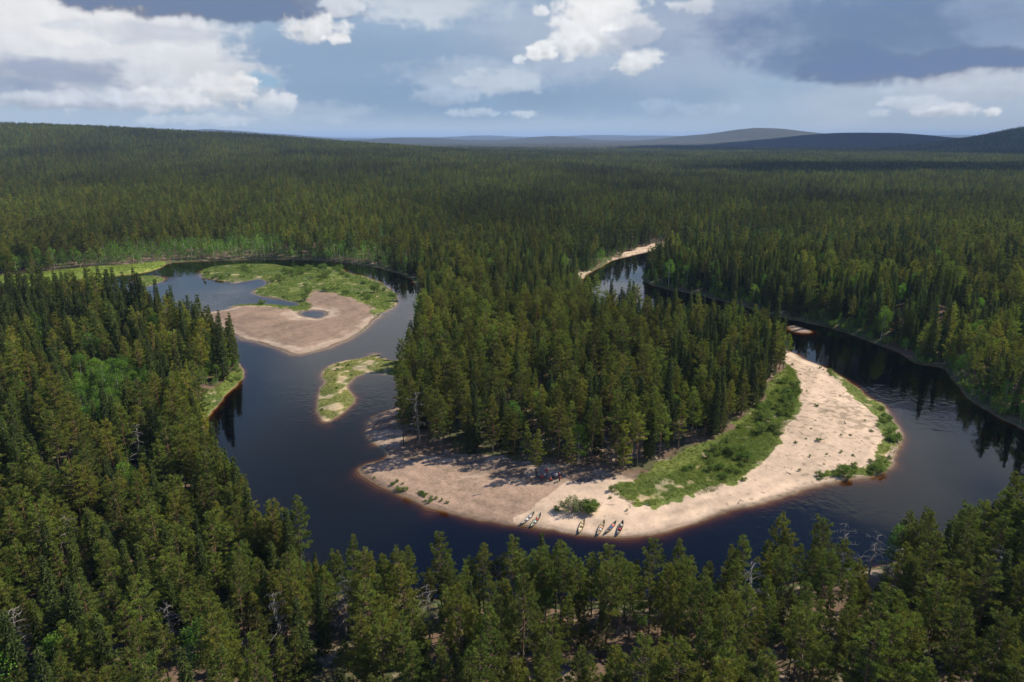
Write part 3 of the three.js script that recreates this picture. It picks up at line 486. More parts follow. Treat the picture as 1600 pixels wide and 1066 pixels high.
const KINDS = {
  pine: { near: [[101, { h: 16, start: 0.32, w: 3.0, pow: 0.64 }], [102, { h: 17.5, start: 0.42, w: 2.9, pow: 0.55 }], [103, { h: 15, start: 0.2, w: 3.0, pow: 0.78 }], [104, { h: 17.5, start: 0.46, w: 3.1, pow: 0.5 }], [105, { h: 13, start: 0.16, w: 2.5, pow: 0.85 }], [106, { h: 16.5, start: 0.36, w: 2.7, pow: 0.68 }], [107, { h: 10.5, start: 0.14, w: 1.9, pow: 0.9 }]].map(([s, o]) => pine(s, o)), lo: [[111, { h: 16, start: 0.36, w: 2.4, pow: 0.62, lo: 1 }], [112, { h: 17.5, start: 0.45, w: 2.3, pow: 0.55, lo: 1 }], [113, { h: 14.5, start: 0.26, w: 2.3, pow: 0.75, lo: 1 }]].map(([s, o]) => pine(s, o)), mats: pineMats, color: PINE_GREEN },
  spruce: { near: [[201, { h: 17, w: 2.0 }], [202, { h: 15, w: 2.2 }], [203, { h: 19, w: 1.8 }], [204, { h: 11, w: 1.7 }]].map(([s, o]) => spruce(s, o)), lo: [[211, { h: 17, w: 1.9, lo: 1 }], [212, { h: 14, w: 2.0, lo: 1 }]].map(([s, o]) => spruce(s, o)), mats: spruceMats, color: SPRUCE_GREEN },
  birch: { near: [[301, { h: 11, start: 0.22, w: 2.3, clump: 0.95 }], [302, { h: 9, start: 0.15, w: 2.6, clump: 0.95 }], [303, { h: 13, start: 0.3, w: 2.2, clump: 0.9 }]].map(([s, o]) => broadleaf(s, o)), lo: [[311, { h: 11, start: 0.2, w: 2.3, clump: 1.1, lo: 1 }]].map(([s, o]) => broadleaf(s, o)), mats: birchMats, color: BIRCH_GREEN },
};
for (const k of Object.values(KINDS)) for (const v of [...k.near, ...k.lo]) { v.both = mergeGeometries([v.wood, v.leaf], true); }

// places of all trees
const trees = [];
function addTree(kind, x, z, size, r, extra) {
  const K = KINDS[kind], D = -z, variants = D < 420 ? 'near' : 'lo', v = Math.floor(r() * K[variants].length), s = size * (0.74 + 0.46 * r());
  trees.push({ kind, x, y: height(x, z) - 0.08, z, lo: variants === 'lo', v, s, turn: r() * 6.283, lean: [(r() - 0.5) * 0.07, (r() - 0.5) * 0.07], m: Math.floor(r() * K.mats.length), q: r(), wide: 0.88 + 0.3 * r(), ...extra });
}
function species(x, z, r) {
  const D = -z, n = fbm(x * 0.012 + 5, z * 0.012 + 1, 3), n2 = noise(x * 0.05 + 70, z * 0.05), s = -shore(x, z), u = r();
  let pine = 0.68, spr = 0.26, size = 0.95;
  if (D < 125) { pine = 0.86; spr = 0.11; size = D > 84 && x > -75 && x < 75 ? 0.8 : 0.9; }
  else if (x < -38 && D < 330) {                       // left bank
    const dark = sstep(230, 262, D) * (1 - sstep(-95, -80, x));
    pine = mix(0.6, 0.08, dark); spr = mix(0.34, 0.9, dark); size = 1 + 0.12 * dark;
    if (x < -88 && D > 150 && D < 250) { pine = 0.42; spr = 0.52; }
    const bx = x + 121 + (z + 192) * -0.55, bz = z + 192; if ((bx / 13) ** 2 + (bz / 27) ** 2 < 1) { pine = 0.03; spr = 0.05; size = 0.85; }
  } else if (inZone('WOOD', x, z)) { const e = sstep(20, 90, x); pine = mix(0.78, 0.54, e); spr = mix(0.2, 0.43, e); if (D > 285 && x > 10 && x < 80) size = 0.8; }
  else if (x > 40 && D > 255 && D < 520) { pine = mix(0.12, 0.55, sstep(20, 90, s)); spr = mix(0.75, 0.38, sstep(20, 90, s)); size = 1.02; }
  else if (D > 380 && x < -165 && s < 48 && D < 560) { pine = 0.03; spr = 0.04; size = 0.9; }
  else if (D > 380 && D < 620 && s < 16) { pine = 0.25; spr = 0.3; size = 0.9; }
  else if (D > 900) { pine = 0.66; spr = 0.3; }
  spr += (n + n2 * 0.2) * 0.35; pine -= (n + n2 * 0.2) * 0.35;
  if (D > 420 && noise(x * 0.02 + 9, z * 0.014) > 0.5) { pine *= 0.6; spr *= 0.6; }
  return [u < pine ? 'pine' : u < pine + spr ? 'spruce' : 'birch', size];
}
function plant(d0, d1, step, keep, seed) {
  const r = rng(seed);
  for (let D = d0; D < d1; D += step) {
    const half = 0.80 * (D * 0.958 + 30) + 26;
    for (let x = -half; x < half + 14; x += step) {
      const px = x + (r() - 0.5) * step * 0.95, pz = -(D + (r() - 0.5) * step * 0.95), a = r(), b = r();
      if (a > keep) continue;
      const s = shore(px, pz);
      if (s > -1.6) continue;
      if (-pz < 720 && s > -120) { const c = cover(px, pz); if (c !== 'wood' && c !== 'bluff' && !(c === 'bank' && s < -2)) continue; if (c === 'wood' && D < 92 && noise(px * 0.11 + 21, pz * 0.11 + 4) > 0.52) continue; if (c === 'bluff' && noise(px * 0.15, pz * 0.15) > 0.1) continue; }
      // forest clearings far off
      if (px > 330 && px < 700 && -pz > 880 && -pz < 960 && noise(px * 0.02, pz * 0.05) > -0.5) continue;
      const [kind, size] = species(px, pz, r);
      const under = r() < 0.2 ? 0.45 + 0.3 * r() : 1;
      addTree(kind, px, pz, size * under, r);
    }
  }
}
plant(52, 90, 3.25, 0.88, 21);
plant(90, 125, 2.9, 0.9, 28);
plant(125, 430, 3.75, 0.94, 22);
plant(430, 900, 4.4, 0.95, 23);
plant(900, 1700, 6.2, 0.97, 24);
plant(1700, 2800, 7.6, 0.97, 25);
plant(2800, 3900, 11, 0.97, 27);
{ const r = rng(26); for (let z = -640; z < -84; z += 2.1) for (let x = -330; x < 260; x += 2.1) { const px = x + (r() - 0.5) * 2.1, pz = z + (r() - 0.5) * 2.1, q = r(), s = shore(px, pz); if (s > -0.5 || s < -7 || softShore(px, pz) || inZone('MEADOW', px, pz) || inZone('LEFTTIP', px, pz) || inZone('SANDFAR', px, pz) || (q > 0.85 + 0.06 * s) || (pz > -150 && q > 0.3)) continue; if (Math.abs(px) > 0.8 * -pz + 30) continue; addTree('birch', px, pz, mix(0.22, 0.6, r() * sstep(-0.5, -5, s) + 0.15), r); } }   // birch scrub along the banks
{ const r = rng(5); for (const [x, z] of pairs(BEACHPINE)) addTree('pine', x, z, 0.8, r, { v: 2, s: 0.82 }); addTree('spruce', -172, -303, 1, r, { v: 0, s: 1 }); addTree('birch', -102, -186, 1, r, { v: 1, s: 1.0, wide: 1.15, m: 1 }); }

{ const spots = pairs(SNAGS); for (let i = trees.length - 1; i >= 0; i--) { const t = trees[i]; if (t.z < -200) continue; for (const [x, z] of spots) { const k = t.z / z, dx = t.x - x * k; if (Math.abs(dx) < 2.4 && t.z > z - 1.5 && t.z < z + 7) { trees.splice(i, 1); break; } } } }   // room round the dead pines
{ const r = rng(29); for (let z = -182; z < -104; z += 2.7) for (let x = -112; x < -38; x += 2.7) { const px = x + (r() - 0.5) * 2.6, pz = z + (r() - 0.5) * 2.6, s = shore(px, pz); if (s > -0.9 || s < -7 || softShore(px, pz)) continue; addTree(r() < 0.8 ? 'pine' : 'spruce', px, pz, 0.9, r); } }   // the wooded bank grows down to the water
const KIND_MOST = { pine: 300, spruce: 160, birch: 90 };
for (const t of trees) { const h = KINDS[t.kind][t.lo ? 'lo' : 'near'][t.v].h * t.s, a = frame(t.x, t.y + h * 0.9, t.z); t.top = h; t.shown = Math.abs(a[0]) < 1 && a[1] < 1 && a[1] > -0.97 ? h / a[2] : 0; t.fx = a[0]; t.fy = a[1]; }
const dummy = new THREE.Object3D();
function placeOf(t, o) { o.position.set(t.x, t.y, t.z); o.rotation.set(t.lean[0], t.turn, t.lean[1]); o.scale.set(t.s * t.wide, t.s, t.s * t.wide); }
function rowLabels(list, perRow, say) { list.sort((a, b) => b.z - a.z); for (let k = 0; k < list.length; k += perRow) list.slice(k, k + perRow).sort((a, b) => a.fx - b.fx).forEach((t, i) => { t.label = say(t, ordinal(i + 1), ordinal(Math.floor(k / perRow) + 1)); }); }
for (const kind of Object.keys(KINDS)) {
  const K = KINDS[kind], mine = trees.filter((t) => t.kind === kind && t.shown > 0 && !t.lo).sort((a, b) => b.shown - a.shown).slice(0, KIND_MOST[kind]);
  mine.forEach((t) => { t.own = true; });
  const look = (t) => kind === 'pine' ? (t.top > 17.5 ? 'tall' : t.top < 11 ? 'young' : K.near[t.v].h > 17 ? 'long-stemmed' : t.wide > 1.08 ? 'broad' : 'slender') : kind === 'spruce' ? (t.top > 17 ? 'tall dark' : t.top < 11 ? 'small dark' : 'dark narrow') : (t.top > 11 ? 'tall bright green' : 'bright green');
  rowLabels(mine, 20, (t, i, row) => `${look(t)} ${kind}, ${i} from the left in the ${row} ${kind} row from the bottom`);
  for (const t of mine) {
    const g = new THREE.Group(), V = K.near[t.v]; g.name = numbered(`${kind}_tree`); scene.add(g); placeOf(t, g);
    tag(g, t.label, 'tree', `single ${kind} trees nearest the viewer`);
    mesh('trunk', V.wood, woodMat, g); mesh('crown', V.leaf, K.mats[t.m], g);
  }
  const rest = trees.filter((t) => t.kind === kind && !t.own), forest = base(`${kind}_forest`, 0, 0, 0), r = rng(77), c = new THREE.Color();
  tag(forest, { pine: 'olive green pine forest reaching from the river bends to the hills', spruce: 'dark pointed spruces standing close together through the forest', birch: 'bright green birches scattered through the dark forest' }[kind], 'forest', null, 'stuff');
  const plain = [woodMat, leafMat(...K.color)];
  for (const lo of [false, true]) K[lo ? 'lo' : 'near'].forEach((V, v) => {
    const list = rest.filter((t) => t.lo === lo && t.v === v); if (!list.length) return;
    const im = new THREE.InstancedMesh(V.both, plain, list.length); im.name = 'tree_stand'; im.userData.kind = 'stuff'; forest.add(im);
    list.forEach((t, i) => { placeOf(t, dummy); dummy.updateMatrix(); im.setMatrixAt(i, dummy.matrix); const patch = 1 + 0.42 * noise(t.x * 0.006, t.z * 0.004) + 0.32 * noise(t.x * 0.03 + 8, t.z * 0.02), w = (0.62 + 0.76 * t.q) * patch, y = 0.85 + 0.3 * r(); im.setColorAt(i, c.setRGB(w * y * (kind === 'pine' ? 1.02 : 1), w, w * (0.8 + 0.3 * r()))); });
  });
}
console.log('trees', trees.length);

// ---------------------------------------------------------------- willow bushes, grass and heath
const WILLOWS = [willow(401, { h: 2.3, w: 1.6, stems: 26, leaves: 34 }), willow(402, { h: 1.7, w: 1.7, stems: 26, leaves: 36 }), willow(403, { h: 3.0, w: 1.7, stems: 24, leaves: 40 }), willow(404, { h: 1.0, w: 0.9, stems: 12, leaves: 24 })];
const AIRY = willow(405, { h: 3.0, w: 3.0, stems: 60, leaves: 42 }), DENSE = willow(406, { h: 2.7, w: 2.6, stems: 56, leaves: 80 });
function bush(V, x, z, s, mat, label, group, sink = 0.03) {
  const g = base('willow_bush', x, height(x, z) - sink, z, x * 7.3 + z); g.scale.setScalar(s);
  tag(g, label, 'bush', group); mesh('stem', V.wood, woodMat, g); mesh('foliage', V.leaf, mat, g);
  return g;
}
{
  const [b1, b2, b3] = pairs(BUSHES);
  bush(AIRY, b3[0] + 0.6, b3[1] - 0.6, 1, leafMat(0.19, 0.215, 0.085), 'large airy grey-green willow bush on pale sand above the canoes', 'willows on the open sand');
  bush(DENSE, b2[0] - 0.6, b2[1] - 0.3, 0.92, willowMats[0], 'dense green willow bush beside the airy one above the canoes', 'willows on the open sand');
  bush(WILLOWS[1], b1[0] - 5.2, b1[1] + 1.6, 0.55, willowMats[2], 'low dark willow sprout at the shaded foot of the airy bush', 'willows on the open sand');
}
function thicket(zone, want, seed, sizes, phrase, group, test, box) {
  const r = rng(seed), b = box ?? ZB[zone], got = [];
  for (let k = 0; k < 40000 && got.length < want; k++) {
    const x = mix(b[0], b[1], r()), z = mix(b[2], b[3], r());
    const s = shore(x, z);
    if (s > -0.4 || !test(x, z, s) || noise(x * 0.09 + 3, z * 0.09) + 0.4 * noise(x * 0.3, z * 0.3) < -0.12) continue;
    const size = mix(sizes[0], sizes[1], r() * r());
    if (got.some((q) => Math.hypot(q.x - x, q.z - z) < (q.size + size) * 0.7)) continue;
    const f = frame(x, height(x, z) + 0.6, z); if (Math.abs(f[0]) > 1 || Math.abs(f[1]) > 1) continue;
    got.push({ x, z, size, fx: f[0], v: Math.floor(r() * 4), m: Math.floor(r() * 3) });
  }
  got.sort((p, q) => p.fx - q.fx).forEach((p, i) => bush(WILLOWS[p.v], p.x, p.z, p.size, willowMats[p.m], `${p.size > 1.15 ? 'big' : p.size < 0.6 ? 'small' : 'rounded'} green willow bush, ${ordinal(i + 1)} from the left ${phrase}`, group));
}
thicket('STRIP', 58, 31, [0.5, 2.0], 'in the green strip below the wood', 'willows below the peninsula wood', (x, z) => inZone('STRIP', x, z));
thicket('TIPGREEN', 40, 32, [0.4, 1.5], 'around the tip of the sand bend', 'willows at the tip of the bend', (x, z) => inZone('TIPGREEN', x, z));
thicket('ISLGREEN', 85, 33, [0.7, 2.2], 'on the grassy river island', 'willows on the river island', (x, z) => inZone('ISLGREEN', x, z) && z < -330 && z > -432);
thicket('SPIT', 14, 34, [0.3, 0.6], 'on the small grassy spit', 'willows on the spit', (x, z) => inZone('SPIT', x, z));
thicket('LEFTTIP', 9, 35, [0.5, 0.9], 'on the grassy point of the wooded bank', 'willows on the wooded point', (x, z) => inZone('LEFTTIP', x, z));
thicket(null, 70, 36, [0.8, 2.4], 'along the far bank of the dark bend', 'willows along the far bank', (x, z, s) => s > -9 && softShore(x, z) === 0, [90, 240, -345, -165]);
thicket(null, 30, 37, [0.2, 0.55], 'on the open pale sand', 'small willows on the open sand', (x, z, s) => cover(x, z) === 'sand' && s < -2, [20, 112, -235, -125]);
thicket(null, 26, 38, [0.22, 0.5], 'along the gravel edge by the narrows', 'small willows on the gravel edge', (x, z, s) => cover(x, z) === 'gravel' && s > -3, [-48, -10, -165, -133]);
function tuft(seed, n, h, spread, wid) { const r = rng(seed), s = new Soup(); for (let k = 0; k < n; k++) { const a = r() * 6.283, d = spread * Math.sqrt(r()), v = 0.75 + 0.5 * r(); s.blade([Math.cos(a) * d, 0, Math.sin(a) * d], unit((r() - 0.5) * 0.9, 1, (r() - 0.5) * 0.9), h * (0.6 + 0.6 * r()), wid, r, [v * (0.9 + 0.25 * r()), v, v]); } return s.geometry(); }
function scatter(name, label, category, geo, mat, boxes, seed) {
  const r = rng(seed), list = [], c = new THREE.Color();
  for (const [b, step, test, size, tone] of boxes) for (let x = b[0]; x < b[1]; x += step) for (let z = b[2]; z < b[3]; z += step) { const px = x + (r() - 0.5) * step, pz = z + (r() - 0.5) * step, q = r(), e = r(), f = r(); if (shore(px, pz) < -0.12 && test(px, pz, q)) list.push([px, pz, size * (0.7 + 0.6 * e), tone, f]); }
  const im = new THREE.InstancedMesh(geo, mat, list.length); im.name = name;
  list.forEach(([x, z, s, t, f], i) => { dummy.position.set(x, height(x, z) - 0.03, z); dummy.rotation.set(0, f * 6.283, 0); dummy.scale.setScalar(s); dummy.updateMatrix(); im.setMatrixAt(i, dummy.matrix); const v = 0.75 + 0.5 * f; im.setColorAt(i, c.setRGB(t[0] * v, t[1] * v, t[2] * v)); });
  scene.add(im); return tag(im, label, category, null, 'stuff');
}
const grassMat = leafMat(0.15, 0.215, 0.03, 0.42);
scatter('grass', 'green grass and sedge on the banks, islands and meadow', 'grass', tuft(51, 22, 0.4, 0.45, 0.05), grassMat, [
  [ZB.STRIP, 0.55, (x, z, q) => inZone('STRIP', x, z) && fbm(x * 0.3, z * 0.3 + 9, 3) < 0.32, 1, [1, 1, 1]],
  [ZB.GAP, 0.65, (x, z, q) => cover(x, z) === 'green' && q < 0.8, 0.9, [1.15, 1, 0.9]],
  [ZB.TIPGREEN, 0.7, (x, z, q) => inZone('TIPGREEN', x, z) && fbm(x * 0.3, z * 0.3 + 9, 3) < 0.25, 0.8, [1, 0.95, 0.9]],
  [ZB.ISLGREEN, 1.0, (x, z, q) => inZone('ISLGREEN', x, z) && fbm(x * 0.12, z * 0.12 + 9, 3) < 0.22, 1.3, [1, 1.05, 1]],
  [ZB.MEADOW, 1.3, (x, z, q) => inZone('MEADOW', x, z), 1.5, [1.25, 1.15, 0.8]],
  [ZB.SPIT, 0.8, (x, z, q) => inZone('SPIT', x, z) && fbm(x * 0.22, z * 0.22 + 9, 3) < 0.12, 0.85, [1.35, 1.1, 0.8]],
  [ZB.LEFTTIP, 0.8, (x, z, q) => inZone('LEFTTIP', x, z), 1, [1.1, 1.05, 0.9]],
  [bounds(ISLET), 1, (x, z) => inside(ISLET, x, z), 1.2, [0.9, 1.1, 1]],
  [[-150, 240, -420, -85], 1.1, (x, z, q) => softShore(x, z) === 0 && shore(x, z) > -3.2 && q < 0.7, 0.9, [0.9, 0.95, 0.9]],
  [[-40, 115, -240, -120], 1.3, (x, z, q) => cover(x, z) === 'sand' && x > 58 && noise(x * 0.2, z * 0.2) + (x > 80 ? 0.2 : 0) > 0.35 && q < 0.3, 0.6, [0.8, 0.6, 0.6]],
], 61);
scatter('undergrowth', 'low bilberry and heather between the trunks', 'undergrowth', tuft(52, 26, 0.4, 0.6, 0.10), leafMat(0.075, 0.10, 0.028, 0.25), [
  [[-110, 110, -112, -52], 1.15, (x, z, q) => cover(x, z) !== 'water' && fbm(x * 0.11, z * 0.11, 4) + (q - 0.5) * 0.5 > -0.08, 1, [1, 1, 1]],
  [[-60, 125, -262, -140], 2.0, (x, z, q) => inZone('WOOD', x, z) && q < 0.6, 1, [1, 1, 1]],
], 62);

// ---------------------------------------------------------------- dead pines and fallen trunks
const silver = new THREE.MeshStandardMaterial({ color: new THREE.Color(0.185, 0.17, 0.155), roughness: 0.9 });
function snagShape(seed, H) {
  const r = rng(seed), trunk = new Soup(), limbs = [], w = [1, 1, 1], bend = (r() - 0.5) * 1.2;
  const stem = (t) => [bend * t * t, H * t, 0.2 * Math.sin(t * 6 + seed)];
  trunk.tube([0, 0.2, 0.4, 0.6, 0.8, 1].map(stem), [0.2, 0.16, 0.13, 0.1, 0.06, 0.015], 6, w);
  for (let k = 0; k < 26; k++) {
    const s = new Soup(), t = 0.25 + 0.74 * (k + r()) / 26, p = stem(t), an = k * 2.4 + r(), L = (1.3 - t) * (1.8 + 2.0 * r()) + 0.3;
    let q = p, d = unit(Math.cos(an), 0.05 + 0.3 * r(), Math.sin(an)); const pts = [p], turn = (r() - 0.5) * 1.2;
    for (let e = 0; e < 4; e++) { q = [q[0] + d[0] * L / 4, q[1] + d[1] * L / 4, q[2] + d[2] * L / 4]; pts.push(q); d = unit(d[0] - d[2] * turn * 0.4 + (r() - 0.5) * 0.5, d[1] - 0.16 + (r() - 0.5) * 0.5, d[2] + d[0] * turn * 0.4 + (r() - 0.5) * 0.5); }
    s.tube(pts, [0.06, 0.05, 0.04, 0.028, 0.012], 4, w);
    for (let e = 1; e < 5; e++) for (let h = 0; h < 2; h++) { const a = pts[e], f = unit(r() - 0.5, r() - 0.45, r() - 0.5), l = L * (0.2 + 0.25 * r()); s.tube([a, [a[0] + f[0] * l * 0.6, a[1] + f[1] * l * 0.6, a[2] + f[2] * l * 0.6], [a[0] + f[0] * l, a[1] + f[1] * l - 0.12, a[2] + f[2] * l]], [0.024, 0.016, 0.006], 3, w); }
    limbs.push(s.geometry());
  }
  return { trunk: trunk.geometry(), limbs };
}
const SNAG = [snagShape(501, 11), snagShape(502, 12.5), snagShape(503, 9.5)];
const SNAG_WHERE = ['in the nearest pines straight below the river narrows', 'by the reddish clearing in the lower pines', 'above the lower edge among dense dark pines', 'deep in the dense pines of the lower corner', 'in the pines below the canoes, tangled and white', 'on the near bank against the blue water', 'leaning and dark-stemmed beside the bare clearing', 'thin, beside sunlit trunks at the bottom edge', 'at the lowest corner of the pine wood', 'half hidden in the dark wooded bank', 'twisted, just beside the bleached one by the water', 'behind the tall lone pine at the water', 'white and straight at the edge of the peninsula wood', 'narrow, between dark pines of the wooded bank'];
pairs(SNAGS).forEach(([x, z], i) => {
  const V = SNAG[i % 3], g = base('dead_pine', x, height(x, z) - 0.1, z, i * 1.9); g.scale.setScalar([1.05, 0.9, 0.95, 0.9, 1.1, 1.15, 1.1, 0.9, 1, 1.1, 1.05, 1, 1.35, 1][i]);
  tag(g, `bare silver-grey dead pine ${SNAG_WHERE[i]}`, 'dead tree', 'dead pines');
  mesh('trunk', V.trunk, silver, g); for (const l of V.limbs) mesh('limb', l, silver, g);
});
const LOG_WHERE = ['lying in the dark at the lower edge below the clearing', 'stretched level under the pines of the lower corner', 'beside the long level one, shorter and broken', 'among the sunlit trunks of the clearing', 'half hidden in shade near the bottom edge'];
pairs(LOGS).forEach(([x, z], i) => {
  const s = new Soup(), r = rng(600 + i), L = 5 + r() * 3, pts = [...Array(7).keys()].map((k) => [(k / 6 - 0.5) * L, 0.3 + (k % 2) * 0.04, 0.15 * Math.sin(k)]);
  s.tube(pts, [0.22, 0.2, 0.18, 0.15, 0.12, 0.09, 0.05], 7, [1, 1, 1]);
  const g = base('fallen_trunk', x, height(x, z) - 0.1, z, [0.5, 0.1, -0.15, 1.1, 0.3][i]);
  tag(g, `bleached fallen pine trunk ${LOG_WHERE[i]}`, 'log', 'fallen trunks');
  mesh('stem', s.geometry(), silver, g);
  for (let k = 0; k < 5; k++) { const b = new Soup(), a = pts[1 + k], d = unit(0.6, 0.3 + r(), r() * 2 - 1), l = 0.6 + r(); b.tube([a, [a[0] + d[0] * l, a[1] + d[1] * l, a[2] + d[2] * l]], [0.05, 0.012], 4, [1, 1, 1]); mesh('stub', b.geometry(), silver, g); }
});

// ---------------------------------------------------------------- canoes on the sand
function canoeShell(L, beam, depth, off) {
  const nu = 28, nv = 14, p = [], idx = [];
  for (let i = 0; i <= nu; i++) for (let j = 0; j <= nv; j++) {
    const u = i / nu * 2 - 1, v = j / nv * 2 - 1, e = Math.pow(Math.max(0, 1 - Math.pow(Math.abs(u), 2.3)), 0.85), hb = (beam / 2 - off) * e + 0.008, rise = depth * (1 + 0.55 * Math.pow(Math.abs(u), 3.2)), keel = off + 0.06 * u * u + 0.22 * depth * Math.pow(Math.abs(u), 8);
    const t = v * Math.PI / 2, y = keel + (rise - keel) * (1 - Math.pow(Math.cos(t), 0.75)), x = hb * Math.sign(v) * Math.pow(Math.abs(Math.sin(t)), 0.55);
    p.push(x, y, u * (L / 2 - off * 1.5));
  }
  for (let i = 0; i < nu; i++) for (let j = 0; j < nv; j++) { const a = i * (nv + 1) + j, b = a + 1, c = a + nv + 1, d = c + 1; idx.push(a, c, b, b, c, d); }
  const g = new THREE.BufferGeometry(); g.setAttribute('position', new THREE.Float32BufferAttribute(p, 3)); g.setIndex(idx); g.computeVertexNormals(); return g;
}
const CL = 5.1, hullShape = canoeShell(CL, 0.92, 0.36, 0), liningShape = canoeShell(CL, 0.92, 0.36, 0.025);
const rim = (side) => { const pts = []; for (let k = 0; k <= 28; k++) { const u = k / 14 - 1, e = Math.pow(Math.max(0, 1 - Math.pow(Math.abs(u), 2.3)), 0.85); pts.push([side * (0.46 * e + 0.006), 0.365 * (1 + 0.55 * Math.pow(Math.abs(u), 3.2)), u * CL / 2]); } const s = new Soup(); s.tube(pts, pts.map(() => 0.028), 5, [1, 1, 1]); return s.geometry(); };
const rims = [rim(-1), rim(1)];
const seatShape = (w) => { const g = new THREE.BoxGeometry(w, 0.04, 0.28); g.translate(0, 0.27, 0); return g; }, seatWide = seatShape(0.66), thwartShape = (() => { const g = new THREE.BoxGeometry(0.86, 0.035, 0.07); g.translate(0, 0.33, 0); return g; })();
const plain = (r, g, b, rough = 0.6) => new THREE.MeshStandardMaterial({ color: new THREE.Color(r, g, b), roughness: rough });
const hullDark = plain(0.035, 0.05, 0.04, 0.4), rimDark = plain(0.05, 0.04, 0.03), seatMat = plain(0.30, 0.20, 0.11);
const CANOES = [
  ['grey-lined canoe pulled up at the dark end of the row, white packs inside', [0.42, 0.40, 0.36], hullDark], ['pale green-lined canoe beside the grey-lined one, red bag amidships', [0.40, 0.43, 0.33], hullDark],
  ['cream-lined dark canoe lying alone in the middle of the row', [0.62, 0.50, 0.30], hullDark], ['tan-lined dark canoe with pale gear, first of the close three', [0.55, 0.42, 0.27], hullDark],
  ['dark canoe with orange and blue bags, middle of the close three', [0.20, 0.19, 0.17], hullDark], ['dark canoe with red and black bags, last of the close three', [0.16, 0.15, 0.13], hullDark],
];
const bows = pairs(CANOE_BOW), sterns = pairs(CANOE_STERN), canoeAt = [];
CANOES.forEach(([label, lining, hull], i) => {
  const [bx, bz] = bows[i], [sx, sz] = sterns[i], turn = Math.atan2(bx - sx, bz - sz), cx = bx - Math.sin(turn) * 2.3, cz = bz - Math.cos(turn) * 2.3;
  const yb = height(cx + Math.sin(turn) * 2, cz + Math.cos(turn) * 2), ys = Math.max(-0.05, height(cx - Math.sin(turn) * 2, cz - Math.cos(turn) * 2));
  const g = base('canoe', cx, (yb + ys) / 2 + 0.01, cz); g.rotation.set(-Math.atan2(yb - ys, 4), turn, [0.06, -0.05, 0.04, 0.05, -0.06, 0.04][i], 'YXZ');
  tag(g, label, 'canoe', 'canoes drawn up on the sand');
  const h = mesh('hull', hullShape, hull, g); mesh('lining', liningShape, plain(...lining), h);
  for (const q of rims) mesh('gunwale', q, rimDark, g);
  for (const z of [-1.35, 1.25]) { const m = mesh('seat', seatWide, seatMat, g); m.position.z = z; m.scale.x = 0.82; }
  const t = mesh('thwart', thwartShape, seatMat, g);
  g.updateMatrixWorld(); canoeAt.push(g);
});
function bagShape(l, w, h, seed) { const g = new THREE.SphereGeometry(0.5, 12, 9), p = g.attributes.position, r = rng(seed); for (let i = 0; i < p.count; i++) { const x = p.getX(i), y = p.getY(i), z = p.getZ(i), k = Math.pow(Math.pow(Math.abs(x * 2), 4) + Math.pow(Math.abs(y * 2), 4) + Math.pow(Math.abs(z * 2), 4), -0.25), m = 1 + 0.08 * Math.sin(x * 9 + seed) * Math.cos(z * 7); p.setXYZ(i, x * k * l * m, (y * k + 0.5) * h * m, z * k * w * m); } g.computeVertexNormals(); return g; }
const strapShape = new THREE.TorusGeometry(0.24, 0.02, 5, 14);
const BAGS = [[0, -0.5, 0.6, 0.58, 0.55, 'white gear bag in the grey-lined canoe'], [0, 0.7, 0.5, 0.5, 0.5, 'pale grey gear bag near the bow of the grey-lined canoe'], [1, 0.4, 0.42, 0.05, 0.04, 'red gear bag amidships in the pale green-lined canoe'], [1, -0.6, 0.55, 0.55, 0.5, 'pale gear bag in the pale green-lined canoe'], [2, 0.1, 0.6, 0.45, 0.22, 'straw-coloured gear bag in the lone cream-lined canoe'], [3, 0.1, 0.62, 0.36, 0.2, 'tan gear bag in the tan-lined canoe'], [3, -0.7, 0.6, 0.58, 0.55, 'white gear bag in the tan-lined canoe'], [4, 0.8, 0.75, 0.16, 0.05, 'orange gear bag near the bow of the middle dark canoe'], [4, 0.15, 0.06, 0.14, 0.4, 'blue gear bag in the middle dark canoe'], [4, -0.7, 0.12, 0.12, 0.13, 'charcoal gear bag in the middle dark canoe'], [5, -0.45, 0.4, 0.04, 0.05, 'red gear bag in the last dark canoe'], [5, 0.3, 0.03, 0.03, 0.04, 'black gear bag in the last dark canoe'], [5, 0.95, 0.5, 0.45, 0.4, 'pale gear bag near the bow of the last dark canoe']];
BAGS.forEach(([c, along, r, g, b, label], i) => {
  const at = canoeAt[c].localToWorld(new THREE.Vector3(0, 0.05, along)), o = base('gear_bag', at.x, at.y, at.z); o.quaternion.copy(canoeAt[c].quaternion);
  tag(o, label, 'bag', 'gear bags in the canoes'); mesh('sack', bagShape(0.5, 0.62, 0.42, i), plain(r, g, b, 0.8), o); const s = mesh('strap', strapShape, rimDark, o); s.position.y = 0.22; s.scale.set(1.06, 0.92, 1);
});

const shaftShape = (() => { const s = new Soup(); s.tube([[0, 0, -0.75], [0, 0, 0.35]], [0.018, 0.018], 6, [1, 1, 1]); return s.geometry(); })(), bladeShape = (() => { const g = new THREE.SphereGeometry(0.5, 10, 6); g.scale(0.2, 0.03, 0.5); g.translate(0, 0, 0.58); return g; })(), paddleMat = plain(0.42, 0.29, 0.15);
['grey-lined', 'pale green-lined', 'lone cream-lined', 'tan-lined', 'middle dark', 'last dark'].forEach((which, c) => { const at = canoeAt[c].localToWorld(new THREE.Vector3(0.12, 0.385, 0.5)), o = base('paddle', at.x, at.y, at.z); o.quaternion.copy(canoeAt[c].quaternion); o.rotateY(0.18); tag(o, `wooden paddle laid across the thwart of the ${which} canoe`, 'paddle', 'paddles in the canoes'); mesh('shaft', shaftShape, paddleMat, o); mesh('blade', bladeShape, paddleMat, o); });

